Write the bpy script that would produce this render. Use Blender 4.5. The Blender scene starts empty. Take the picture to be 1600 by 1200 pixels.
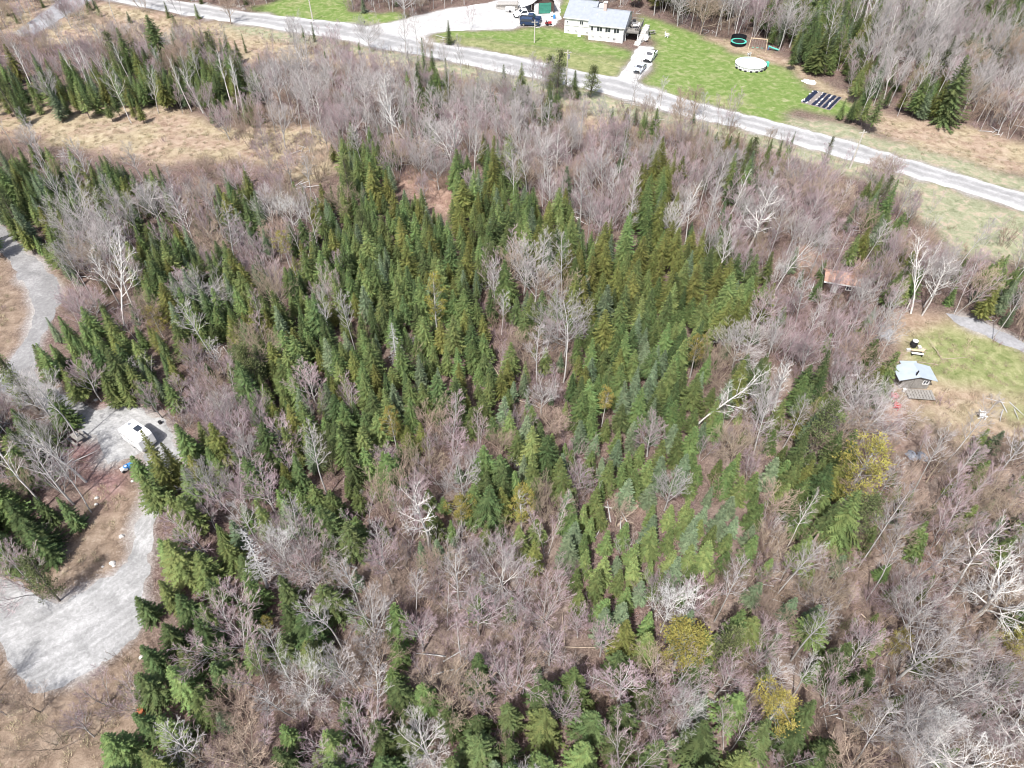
import bpy, bmesh, math, random
import numpy as np
from mathutils import Vector, Matrix
from mathutils.geometry import tessellate_polygon

R = math.radians
rnd = random.Random(7)
sc = bpy.context.scene
COL = sc.collection

# ------------------------------------------------------------------ camera, sky, sun, exposure
FPX, CAMH, PITCH = 1100.0, 64.0, R(46)           # focal length in photo pixels (photo 1600 x 1200), height in metres
cam = bpy.data.cameras.new('camera')
cam.sensor_width = 36.0
cam.lens = 36.0 * FPX / 1600.0
cam.clip_start, cam.clip_end = 0.5, 8000
camo = bpy.data.objects.new('camera', cam)
COL.objects.link(camo)
camo.location = (0, 0, CAMH)
camo.rotation_euler = (R(90) - PITCH, 0, 0)
sc.camera = camo

SUN_EL, SUN_AZ = R(57), R(205)                    # azimuth clockwise from +Y
w = bpy.data.worlds.new('World')
sc.world = w
w.use_nodes = True
nt = w.node_tree
sky = nt.nodes.new('ShaderNodeTexSky')
sky.sky_type = 'NISHITA'
sky.sun_disc = False
sky.sun_elevation, sky.sun_rotation = SUN_EL, SUN_AZ
sky.air_density, sky.dust_density, sky.ozone_density = 0.9, 3.5, 1.0
bg = nt.nodes['Background']
bg.inputs['Strength'].default_value = 0.125
nt.links.new(sky.outputs[0], bg.inputs['Color'])
sun = bpy.data.lights.new('sun', 'SUN')
sun.energy, sun.angle, sun.color = 3.9, R(1.0), (1.0, 0.975, 0.94)
suno = bpy.data.objects.new('sun', sun)
COL.objects.link(suno)
sd = Vector((math.sin(SUN_AZ) * math.cos(SUN_EL), math.cos(SUN_AZ) * math.cos(SUN_EL), math.sin(SUN_EL)))
suno.rotation_euler = sd.to_track_quat('Z', 'Y').to_euler()
suno.location = (0, -40, 120)
sc.view_settings.view_transform = 'Standard'
sc.view_settings.look = 'None'
sc.view_settings.exposure = 0.88
sc.view_settings.gamma = 1.0
sc.view_settings.use_curve_mapping = False
sc.cycles.filter_width = 1.05
sc.cycles.max_bounces = 5
sc.cycles.diffuse_bounces = 3
sc.cycles.glossy_bounces = 2
sc.cycles.transmission_bounces = 3
sc.cycles.transparent_max_bounces = 4

# ------------------------------------------------------------------ where a photo point lies on the ground
CP, SP = math.cos(PITCH), math.sin(PITCH)
def G(px, py, z=0.0):
    u, v = (px - 800) / FPX, (600 - py) / FPX
    dx, dy, dz = u, CP + v * SP, -SP + v * CP
    t = (z - CAMH) / dz
    return Vector((t * dx, t * dy, z))
def PX(x, y, z=0.0):
    d = y * CP - (z - CAMH) * SP
    v = y * SP + (z - CAMH) * CP
    d = max(d, 1e-3)
    return 800 + FPX * x / d, 600 - FPX * v / d, d
def height_to(px, py, ty):
    """height of an upright thing standing at photo point (px, py) whose top reaches photo row ty"""
    b = G(px, py)
    lo, hi = 0.0, 40.0
    for _ in range(40):
        m = (lo + hi) / 2
        if PX(b.x, b.y, m)[1] > ty: lo = m
        else: hi = m
    return lo
def mpp(px, py):
    """metres across one photo pixel at a ground point"""
    b = G(px, py)
    return PX(b.x, b.y)[2] / FPX

# ------------------------------------------------------------------ helpers
class MB:
    def __init__(s): s.v, s.f, s.m = [], [], []
    def quad(s, *p, m=0):
        i = len(s.v); s.v += [tuple(q) for q in p]; s.f.append(tuple(range(i, i + len(p)))); s.m.append(m)
    def box(s, c, d, rz=0.0, m=0, M=None):
        hx, hy, hz = d[0] / 2, d[1] / 2, d[2] / 2
        i = len(s.v); ca, sa = math.cos(rz), math.sin(rz)
        for z in (-hz, hz):
            for x, y in ((-hx, -hy), (hx, -hy), (hx, hy), (-hx, hy)):
                p = Vector((x, y, z))
                if M is not None: p = M @ p
                else: p = Vector((x * ca - y * sa, x * sa + y * ca, z))
                s.v.append((c[0] + p.x, c[1] + p.y, c[2] + p.z))
        for q in ((0, 3, 2, 1), (4, 5, 6, 7), (0, 1, 5, 4), (1, 2, 6, 5), (2, 3, 7, 6), (3, 0, 4, 7)):
            s.f.append(tuple(i + k for k in q)); s.m.append(m)
        return s
    def bar(s, a, b, wd, th=None, m=0):
        a, b = Vector(a), Vector(b); d = b - a
        M = d.to_track_quat('X', 'Z').to_matrix()
        return s.box((a + b) / 2, (d.length, wd, th or wd), M=M, m=m)
    def tube(s, pts, rad, n=6, m=0, caps=True):
        pts = [Vector(p) for p in pts]
        i0 = len(s.v)
        for k, p in enumerate(pts):
            d = (pts[min(k + 1, len(pts) - 1)] - pts[max(k - 1, 0)])
            d.normalize()
            a = d.orthogonal().normalized() if abs(d.z) < .99 else Vector((1, 0, 0))
            if abs(d.z) < .99: a = Vector((0, 0, 1)).cross(d).normalized()
            b = d.cross(a)
            r = rad[k] if isinstance(rad, (list, tuple)) else rad
            for j in range(n):
                t = 2 * math.pi * j / n
                q = p + (a * math.cos(t) + b * math.sin(t)) * r
                s.v.append((q.x, q.y, q.z))
        for k in range(len(pts) - 1):
            for j in range(n):
                a0 = i0 + k * n + j; a1 = i0 + k * n + (j + 1) % n
                s.f.append((a0, a1, a1 + n, a0 + n)); s.m.append(m)
        if caps:
            s.f.append(tuple(i0 + j for j in reversed(range(n)))); s.m.append(m)
            e = i0 + (len(pts) - 1) * n
            s.f.append(tuple(e + j for j in range(n))); s.m.append(m)
        return s
    def prism(s, poly, z0, z1, m=0):
        n = len(poly); i = len(s.v)
        s.v += [(p[0], p[1], z0) for p in poly] + [(p[0], p[1], z1) for p in poly]
        s.f.append(tuple(i + k for k in reversed(range(n)))); s.m.append(m)
        s.f.append(tuple(i + n + k for k in range(n))); s.m.append(m)
        for k in range(n):
            l = (k + 1) % n
            s.f.append((i + k, i + l, i + n + l, i + n + k)); s.m.append(m)
        return s
    def disc(s, c, r0, r1, n=28, m=0):
        """flat ring (r0 inner) at c"""
        i = len(s.v)
        for k in range(n):
            t = 2 * math.pi * k / n
            s.v.append((c[0] + r1 * math.cos(t), c[1] + r1 * math.sin(t), c[2]))
            if r0 > 0: s.v.append((c[0] + r0 * math.cos(t), c[1] + r0 * math.sin(t), c[2]))
        if r0 > 0:
            for k in range(n):
                l = (k + 1) % n
                s.f.append((i + 2 * k, i + 2 * l, i + 2 * l + 1, i + 2 * k + 1)); s.m.append(m)
        else:
            s.f.append(tuple(i + k for k in range(n))); s.m.append(m)
        return s
    def mesh(s, name, mats, smooth=False):
        me = bpy.data.meshes.new(name)
        me.from_pydata(s.v, [], s.f)
        for mt in (mats if isinstance(mats, (list, tuple)) else [mats]): me.materials.append(mt)
        if any(s.m): me.polygons.foreach_set('material_index', s.m)
        if smooth: me.polygons.foreach_set('use_smooth', [True] * len(s.f))
        me.update()
        return me
    def build(s, name, mats, parent=None, loc=(0, 0, 0), rz=0.0, smooth=False):
        o = bpy.data.objects.new(name, s.mesh(name, mats, smooth))
        COL.objects.link(o)
        o.location = loc; o.rotation_euler = (0, 0, rz)
        if parent: o.parent = parent
        return o

def tag(o, label=None, cat=None, group=None, kind=None):
    if label: o['label'] = label
    if cat: o['category'] = cat
    if group: o['group'] = group
    if kind: o['kind'] = kind
    return o
def thing(name, label, cat, loc=(0, 0, 0), rz=0.0, group=None):
    o = bpy.data.objects.new(name, None)
    o.empty_display_size = 0.5
    COL.objects.link(o)
    o.location = loc; o.rotation_euler = (0, 0, rz)
    return tag(o, label, cat, group)
def dup(root, loc, rz=None, scale=None, label=None, group=None):
    r = root.copy(); COL.objects.link(r); r.location = loc
    if rz is not None: r.rotation_euler = (root.rotation_euler[0], root.rotation_euler[1], rz)
    if scale is not None: r.scale = scale
    if label: r['label'] = label
    if group: r['group'] = group
    for ch in list(root.children):
        c = ch.copy(); COL.objects.link(c); c.parent = r
        for g in ch.children:
            d = g.copy(); COL.objects.link(d); d.parent = c
    return r

# value noise in numpy
def vnoise(x, y, seed=0):
    xi, yi = np.floor(x).astype(np.int64), np.floor(y).astype(np.int64)
    fx, fy = x - xi, y - yi
    fx, fy = fx * fx * (3 - 2 * fx), fy * fy * (3 - 2 * fy)
    def h(a, b):
        n = (a * 374761393 + b * 668265263 + seed * 974711) & 0x7fffffff
        n = ((n ^ (n >> 13)) * 1274126177) & 0x7fffffff
        n = n ^ (n >> 16)
        return (n & 0xffff) / 65535.0
    a, b, c, d = h(xi, yi), h(xi + 1, yi), h(xi, yi + 1), h(xi + 1, yi + 1)
    return (a * (1 - fx) + b * fx) * (1 - fy) + (c * (1 - fx) + d * fx) * fy
def n1(x, y, s=0): return float(vnoise(np.array([x]), np.array([y]), s)[0])

# ------------------------------------------------------------------ materials
def mat(name, color, rough=0.8, spec=0.2, noise=None, metallic=0.0, bump=None, objrand=0.0, attr=None):
    """noise = (scale, amount[, second colour]); objrand = brightness spread between objects; attr = (attribute, amount)"""
    m = bpy.data.materials.new(name); m.use_nodes = True
    t = m.node_tree; b = t.nodes['Principled BSDF']
    b.inputs['Roughness'].default_value = rough
    b.inputs['Specular IOR Level'].default_value = spec
    b.inputs['Metallic'].default_value = metallic
    c = t.nodes.new('ShaderNodeRGB'); c.outputs[0].default_value = (*color, 1)
    out = c.outputs[0]
    if noise:
        tc = t.nodes.new('ShaderNodeTexCoord')
        n = t.nodes.new('ShaderNodeTexNoise')
        n.inputs['Scale'].default_value = noise[0]; n.inputs['Detail'].default_value = 4
        t.links.new(tc.outputs['Object'], n.inputs['Vector'])
        mx = t.nodes.new('ShaderNodeMix'); mx.data_type = 'RGBA'
        t.links.new(n.outputs['Fac'], mx.inputs['Factor'])
        c2 = noise[2] if len(noise) > 2 else tuple(x * (1 - noise[1]) for x in color)
        mr = t.nodes.new('ShaderNodeMapRange'); mr.inputs[1].default_value = .35; mr.inputs[2].default_value = .68
        t.links.new(n.outputs['Fac'], mr.inputs[0]); t.links.new(mr.outputs[0], mx.inputs['Factor'])
        t.links.new(out, mx.inputs[6]); mx.inputs[7].default_value = (*c2, 1)
        out = mx.outputs[2]
        if bump:
            bp = t.nodes.new('ShaderNodeBump'); bp.inputs['Strength'].default_value = bump; bp.inputs['Distance'].default_value = .05
            t.links.new(n.outputs['Fac'], bp.inputs['Height']); t.links.new(bp.outputs[0], b.inputs['Normal'])
    def hsv(out, src, hue, val, sat=0.0):
        h = t.nodes.new('ShaderNodeHueSaturation')
        mv = t.nodes.new('ShaderNodeMapRange'); mv.inputs[3].default_value = 1 - val; mv.inputs[4].default_value = 1 + val
        t.links.new(src, mv.inputs[0]); t.links.new(mv.outputs[0], h.inputs['Value'])
        if hue:
            mh = t.nodes.new('ShaderNodeMath'); mh.operation = 'MULTIPLY'; mh.inputs[1].default_value = 7.31
            fr = t.nodes.new('ShaderNodeMath'); fr.operation = 'FRACT'
            mm = t.nodes.new('ShaderNodeMapRange'); mm.inputs[3].default_value = .5 - hue; mm.inputs[4].default_value = .5 + hue
            t.links.new(src, mh.inputs[0]); t.links.new(mh.outputs[0], fr.inputs[0]); t.links.new(fr.outputs[0], mm.inputs[0])
            t.links.new(mm.outputs[0], h.inputs['Hue'])
        t.links.new(out, h.inputs['Color'])
        return h.outputs[0]
    if objrand:
        oi = t.nodes.new('ShaderNodeObjectInfo')
        out = hsv(out, oi.outputs['Random'], objrand * .06, objrand)
    if attr:
        at = t.nodes.new('ShaderNodeAttribute'); at.attribute_name = attr[0]
        out = hsv(out, at.outputs['Fac'], attr[1] * .05, attr[1])
    t.links.new(out, b.inputs['Base Color'])
    if name.endswith('needles'):
        tr = t.nodes.new('ShaderNodeBsdfTranslucent'); mx2 = t.nodes.new('ShaderNodeMixShader'); mx2.inputs[0].default_value = .12
        t.links.new(out, tr.inputs['Color']); t.links.new(b.outputs[0], mx2.inputs[1]); t.links.new(tr.outputs[0], mx2.inputs[2])
        t.links.new(mx2.outputs[0], t.nodes['Material Output'].inputs['Surface'])
    return m

M = {}
M['white'] = mat('white_paint', (.66, .66, .645), .5, .4)
M['siding'] = mat('white_siding', (.62, .615, .6), .6, .3, (3, .06))
M['roofgrey'] = mat('pale_metal_roof', (.27, .292, .318), .6, .25, (1.2, .12))
M['bluegrey'] = mat('pale_blue_roof', (.33, .375, .42), .55, .25, (1.5, .1))
M['brownwall'] = mat('dark_brown_boards', (.1, .07, .06), .8, .2, (3, .3))
M['green'] = mat('green_door_paint', (.05, .22, .16), .6, .3, (2, .15))
M['glass'] = mat('window_glass', (.03, .035, .045), .1, .6)
M['wood'] = mat('weathered_wood', (.26, .245, .225), .85, .1, (5, .3))
M['tanwood'] = mat('bare_timber', (.5, .4, .28), .8, .1, (4, .2))
M['logbark'] = mat('log_bark', (.22, .17, .13), .9, .1, (6, .4), bump=.5)
M['black'] = mat('black_rubber', (.02, .02, .022), .7, .2)
M['navy'] = mat('navy_car_paint', (.02, .035, .08), .3, .5)
M['carwhite'] = mat('white_car_paint', (.78, .79, .8), .3, .5)
M['carsilver'] = mat('pale_blue_car_paint', (.55, .62, .7), .3, .5)
M['metal'] = mat('grey_metal', (.4, .41, .42), .4, .5, metallic=.6)
M['teal'] = mat('teal_plastic', (.08, .42, .33), .5, .4)
M['blue'] = mat('blue_plastic', (.04, .2, .5), .45, .4)
M['red'] = mat('red_plastic', (.38, .045, .045), .5, .4)
M['pinkred'] = mat('faded_red_plastic', (.42, .15, .16), .5, .3)
M['poolwater'] = mat('pool_cover', (.36, .50, .53), .3, .4, (.8, .1, (.46, .54, .54)))
M['tarpblue'] = mat('dark_blue_tarp', (.018, .024, .05), .45, .4, (3, .5), bump=.6)
M['soil'] = mat('grey_soil', (.25, .22, .2), .95, .05, (6, .4), bump=.6)
M['plastic_white'] = mat('white_plastic_sheet', (.8, .8, .78), .4, .4, (2, .06))
M['greytarp'] = mat('grey_tarp', (.26, .28, .32), .5, .4, (4, .3), bump=.5)
M['pinkroof'] = mat('faded_orange_roof', (.36, .225, .17), .7, .2, (2, .15))
M['stone'] = mat('pale_stone', (.5, .48, .45), .9, .1, (5, .25), bump=.5)
M['brick'] = mat('pale_brick', (.5, .4, .36), .85, .1, (8, .25))
M['rust'] = mat('rusty_steel', (.38, .13, .06), .8, .2, (6, .4))
M['polewood'] = mat('pale_utility_pole', (.48, .45, .4), .85, .1, (4, .2))
M['netting'] = mat('black_netting', (.015, .015, .018), .9, .05)
# trees
M['bark_grey'] = mat('pale_grey_bark', (.41, .395, .375), .9, .05, (5, .25), objrand=.18)
M['bark_white'] = mat('white_birch_bark', (.64, .62, .585), .8, .1, (6, .3, (.3, .28, .26)), objrand=.1)
M['bark_brown'] = mat('tan_brown_bark', (.33, .27, .21), .9, .05, (5, .3), objrand=.2)
M['bark_dark'] = mat('dark_conifer_bark', (.17, .145, .125), .95, .05, (6, .3), objrand=.2)
M['twig_grey'] = mat('grey_twigs', (.335, .31, .30), .9, .05, objrand=.2)
M['twig_white'] = mat('pale_grey_twigs', (.54, .53, .505), .9, .05, objrand=.12)
M['twig_pink'] = mat('pinkish_budding_twigs', (.31, .235, .245), .9, .05, objrand=.22)
M['twig_brown'] = mat('tan_brown_twigs', (.29, .225, .175), .9, .05, objrand=.25)
M['brush_pink'] = mat('mauve_brush', (.235, .175, .18), .9, .05, objrand=.25)
M['brush_brown'] = mat('brown_brush', (.225, .17, .13), .9, .05, objrand=.28)
M['twig_dead'] = mat('dead_grey_twigs', (.38, .375, .365), .9, .05, objrand=.15)
M['needle_mid'] = mat('mid_green_needles', (.120, .158, .056), .75, .12, objrand=.36, attr=('tone', .36))
M['needle_dark'] = mat('dark_green_needles', (.078, .108, .042), .75, .12, objrand=.3, attr=('tone', .36))
M['needle_olive'] = mat('olive_green_needles', (.128, .138, .042), .75, .12, objrand=.22, attr=('tone', .36))
M['needle_blue'] = mat('grey_green_needles', (.128, .168, .096), .75, .12, objrand=.25, attr=('tone', .36))
M['needle_gold'] = mat('golden_green_needles', (.225, .198, .055), .75, .12, objrand=.2, attr=('tone', .3))
M['needle_pine'] = mat('pine_needles', (.10, .12, .05), .75, .12, objrand=.25, attr=('tone', .36))
M['straw'] = mat('dry_straw', (.30, .255, .17), .9, .05, objrand=.35)
M['redstem'] = mat('dry_pinkish_stems', (.28, .185, .15), .9, .05, objrand=.3)

# ------------------------------------------------------------------ ground regions (traced on the photo, laid on the ground)
def W(poly): return [G(*p).xy for p in poly]
ROADPAIRS = [((110, -38), (70, -24)), ((250, -4), (215, 10)), ((345, 12), (312, 27)), ((420, 23), (400, 41)), ((550, 37), (535, 62)), ((600, 48), (590, 75)),
             ((675, 66), (665, 88)), ((740, 77), (725, 100)), ((800, 87), (790, 114)), ((890, 108), (875, 130)), ((970, 122), (955, 149)),
             ((1040, 145), (1022, 168)), ((1100, 163), (1085, 185)), ((1170, 180), (1155, 200)), ((1230, 195), (1215, 217)),
             ((1300, 214), (1285, 238)), ((1400, 243), (1385, 265)), ((1500, 273), (1487, 295)), ((1600, 303), (1590, 326)),
             ((1700, 333), (1693, 356)), ((1950, 410), (1943, 436))]
P_ROAD = [a for a, b in ROADPAIRS] + [b for a, b in reversed(ROADPAIRS)]
P_LANE_TL = [(26, 48), (47, 57), (75, 42), (120, 13), (150, -5), (190, -14), (165, -28), (120, -12), (95, 0), (60, 25)]
P_DRIVE_N = [(572, 43), (640, 28), (700, 14), (758, 5), (800, -4), (815, -12), (872, -12), (876, 28), (866, 41), (852, 40), (838, 43), (815, 41),
             (796, 46), (740, 47), (700, 48), (670, 53), (664, 58), (672, 65), (700, 71), (690, 76), (600, 52)]
P_DRIVE_H = [(992, 80), (978, 106), (964, 123), (985, 132), (1010, 137), (996, 127), (1004, 118), (1017, 102), (1024, 86), (1020, 74), (1000, 72)]
P_LANE_U = [(-40, 305), (0, 350), (25, 377), (57, 407), (90, 440), (98, 462), (84, 495), (68, 525), (56, 550), (50, 580), (66, 594), (84, 606), (64, 636), (40, 632), (4, 610), (-40, 640),
            (-40, 600), (0, 590), (15, 565), (30, 545), (45, 520), (52, 485), (40, 450), (20, 415), (0, 397), (-40, 370)]
P_LANE_L = [(66, 592), (80, 604), (100, 618), (120, 626), (140, 636), (160, 640), (176, 630), (200, 636), (236, 648), (260, 660), (274, 676), (280, 725), (262, 758), (243, 790),
            (247, 811), (241, 840), (235, 878), (234, 906), (224, 948), (213, 990), (182, 1021), (147, 1050), (98, 1074), (63, 1074),
            (35, 1056), (17, 1032), (0, 1008), (-40, 985), (-40, 890), (0, 902), (38, 923), (91, 939), (115, 937), (168, 906), (196, 885), (210, 843),
            (222, 790), (236, 750), (222, 706), (200, 714), (168, 724), (158, 702), (140, 682), (110, 666), (96, 657), (84, 646), (52, 634)]
P_LANE_R = [(1482, 489), (1520, 498), (1570, 519), (1600, 535), (1680, 565), (1680, 585), (1600, 547), (1570, 539), (1530, 521), (1494, 505)]
P_PATCH_R = [(1375, 507), (1393, 510), (1392, 532), (1374, 528)]
LAWNS = [[(392, 14), (430, 2), (470, -8), (545, -6), (545, 20), (640, 22), (628, 30), (580, 42), (540, 38), (480, 31), (420, 22)],
         [(672, 55), (700, 49), (745, 48), (800, 47), (845, 43), (880, 44), (915, 56), (925, 66), (975, 75), (988, 80), (982, 92), (900, 84), (830, 72), (740, 60)],
         [(1000, 22), (1040, 36), (1075, 46), (1115, 66), (1140, 84), (1200, 94), (1240, 112), (1262, 140), (1330, 160), (1345, 170), (1330, 182), (1300, 178),
          (1255, 170), (1225, 178), (1222, 192), (1170, 178), (1100, 160), (1040, 142), (1008, 130), (1020, 105), (1028, 80), (1018, 60), (1000, 50)],
         [(860, 40), (890, 20), (900, 0), (880, -10), (872, 20)]]
YGRASS = [[(668, 58), (740, 60), (830, 72), (900, 84), (982, 92), (968, 122), (890, 107), (800, 86), (740, 76), (672, 66)],
          [(1400, 545), (1440, 520), (1490, 508), (1530, 525), (1575, 542), (1620, 556), (1620, 610), (1560, 615), (1500, 608), (1465, 595), (1430, 560)],
          [(1560, 640), (1600, 630), (1620, 665), (1590, 665)],
          [(1008, 140), (1090, 160), (1170, 180), (1222, 193), (1225, 184), (1170, 170), (1100, 153), (1020, 130)]]
TAN = [[(-60, 140), (60, 150), (110, 160), (200, 156), (270, 160), (320, 190), (360, 200), (400, 190), (470, 190), (520, 215), (530, 275), (480, 285), (420, 260),
        (380, 245), (300, 255), (180, 245), (60, 220), (-60, 205)],
       [(-60, -60), (140, -60), (110, -10), (70, 20), (20, 52), (-60, 55)],
       [(55, 62), (110, 22), (155, 2), (230, 16), (310, 32), (400, 46), (470, 58), (540, 78), (640, 92), (700, 108), (640, 120), (540, 110), (440, 95), (330, 100), (250, 62), (150, 62), (60, 75)],
       [(1090, 50), (1130, 62), (1210, 82), (1262, 114), (1300, 136), (1400, 182), (1500, 197), (1600, 222), (1720, 250), (1720, 310), (1600, 275), (1500, 248), (1420, 228),
        (1350, 192), (1345, 165), (1270, 138), (1240, 110), (1200, 93), (1150, 84), (1110, 66)],
       [(1400, 480), (1480, 500), (1600, 545), (1660, 720), (1500, 690), (1420, 655), (1395, 600)],
       [(780, 140), (900, 165), (980, 180), (1000, 210), (900, 205), (800, 180)]]
VERGE = [[(330, 34), (400, 42), (500, 58), (600, 78), (700, 98), (800, 118), (870, 132), (960, 152), (1030, 172), (1100, 190), (1160, 202), (1220, 218), (1300, 242), (1400, 270),
          (1500, 300), (1600, 330), (1720, 366), (1720, 440), (1600, 415), (1500, 400), (1440, 345), (1380, 295), (1300, 266), (1240, 250), (1170, 226), (1100, 216),
          (1000, 196), (900, 172), (820, 146), (780, 132), (700, 116), (600, 92), (500, 76), (400, 58)],
         [(1222, 182), (1300, 188), (1400, 222), (1500, 246), (1600, 282), (1720, 316), (1720, 340), (1600, 303), (1500, 273), (1400, 243), (1300, 214), (1230, 196)]]
PINK = [[(585, 262), (640, 258), (690, 275), (735, 290), (715, 345), (690, 330), (640, 300), (600, 285)],
        [(960, 780), (1000, 770), (1005, 810), (975, 815)], [(1440, 840), (1490, 830), (1500, 880), (1440, 890)], [(1240, 380), (1290, 390), (1290, 440), (1250, 430)],
        [(1380, 640), (1410, 640), (1390, 740), (1370, 720)]]
BROWN = [[(-60, 1000), (20, 1035), (60, 1075), (140, 1060), (185, 1025), (225, 985), (240, 1080), (235, 1260), (-60, 1260)],
         [(20, 890), (90, 860), (130, 800), (150, 730), (222, 712), (226, 780), (208, 845), (165, 905), (100, 938), (40, 920)],
         [(-40, 290), (0, 320), (30, 365), (110, 445), (140, 480), (100, 470), (60, 410), (20, 375), (-40, 340)],
         [(70, 590), (280, 630), (300, 670), (240, 650), (180, 630), (110, 622)],
         [(-60, 400), (0, 400), (20, 430), (45, 490), (30, 540), (-60, 600)]]
MAUVE = [[(108, 664), (150, 670), (170, 722), (190, 735), (170, 800), (120, 740), (102, 700)], [(140, 640), (170, 615), (280, 640), (250, 655), (200, 640)]]
FLOOR = [[(1090, 640), (1250, 560), (1420, 640), (1720, 700), (1720, 1320), (1000, 1320), (1080, 1000), (1120, 860)], [(520, 860), (900, 820), (900, 1080), (560, 1080)]]
POOLSIDE = [[(1120, 62), (1200, 80), (1205, 92), (1170, 88), (1135, 84), (1100, 68)]]

# ground grid: fine where the photo looks, coarse out to the horizon
gx = np.concatenate([[-4000, -1500, -700, -380, -260], np.arange(-185, 185.1, 0.7), [260, 380, 700, 1500, 4000]])
gy = np.concatenate([[-4000, -1500, -600, -200, -60], np.arange(-12, 262, 0.7), [300, 380, 600, 1500, 4000]])
XX, YY = np.meshgrid(gx, gy)
def warp(x, y, a=1.0):
    wx = (vnoise(x / 3.1, y / 3.1, 1) - .5) * 2.4 + (vnoise(x / .9, y / .9, 2) - .5) * 1.1
    wy = (vnoise(x / 3.1, y / 3.1, 3) - .5) * 2.4 + (vnoise(x / .9, y / .9, 4) - .5) * 1.1
    return x + wx * a, y + wy * a
def inside(poly, x, y):
    r = np.zeros(x.shape, bool)
    px = [p[0] for p in poly]; py = [p[1] for p in poly]
    x0, x1, y0, y1 = min(px), max(px), min(py), max(py)
    sel = (x >= x0) & (x <= x1) & (y >= y0) & (y <= y1)
    xs, ys = x[sel], y[sel]; q = np.zeros(xs.shape, bool)
    j = len(poly) - 1
    for i in range(len(poly)):
        if py[i] != py[j]:
            c = ((py[i] > ys) != (py[j] > ys)) & (xs < (px[j] - px[i]) * (ys - py[i]) / (py[j] - py[i]) + px[i])
            q ^= c
        j = i
    r[sel] = q
    return r
def blur(m, k=1):
    for _ in range(k):
        m = m.copy()
        m[1:-1] = (m[:-2] + 2 * m[1:-1] + m[2:]) / 4
        m[:, 1:-1] = (m[:, :-2] + 2 * m[:, 1:-1] + m[:, 2:]) / 4
    return m
WX, WY = warp(XX, YY)
def mask(polys, k=2, warped=True):
    m = np.zeros(XX.shape)
    for p in polys:
        m = np.maximum(m, inside(W(p), WX if warped else XX, WY if warped else YY).astype(float))
    return blur(m, k)
GRAVELS = [P_ROAD, P_LANE_TL, P_DRIVE_N, P_DRIVE_H, P_LANE_U, P_LANE_L, P_LANE_R, P_PATCH_R]
MASKS = dict(m_lawn=mask(LAWNS, 3), m_ygrass=mask(YGRASS, 4), m_tan=mask(TAN, 4), m_verge=mask(VERGE, 4), m_pink=mask(PINK, 3), m_brown=mask(BROWN, 3),
             m_floor=mask(FLOOR, 6), m_mauve=mask(MAUVE, 3), m_gravel=mask(GRAVELS, 3))
flat = blur(np.clip(mask(GRAVELS, 0, False) + mask(LAWNS + YGRASS, 0, False), 0, 1), 6)
ZZ = ((vnoise(XX / 5, YY / 5, 11) - .5) * .5 + (vnoise(XX / 1.3, YY / 1.3, 12) - .5) * .22) * np.clip(1 - flat * 4, 0, 1)
ZZ = np.where((np.abs(XX) > 190) | (YY > 265) | (YY < -15), 0, ZZ)
def gz(x, y):
    i = int(np.clip(np.searchsorted(gx, x), 1, len(gx) - 1)); j = int(np.clip(np.searchsorted(gy, y), 1, len(gy) - 1))
    return float(ZZ[j - 1:j + 1, i - 1:i + 1].mean())

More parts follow.
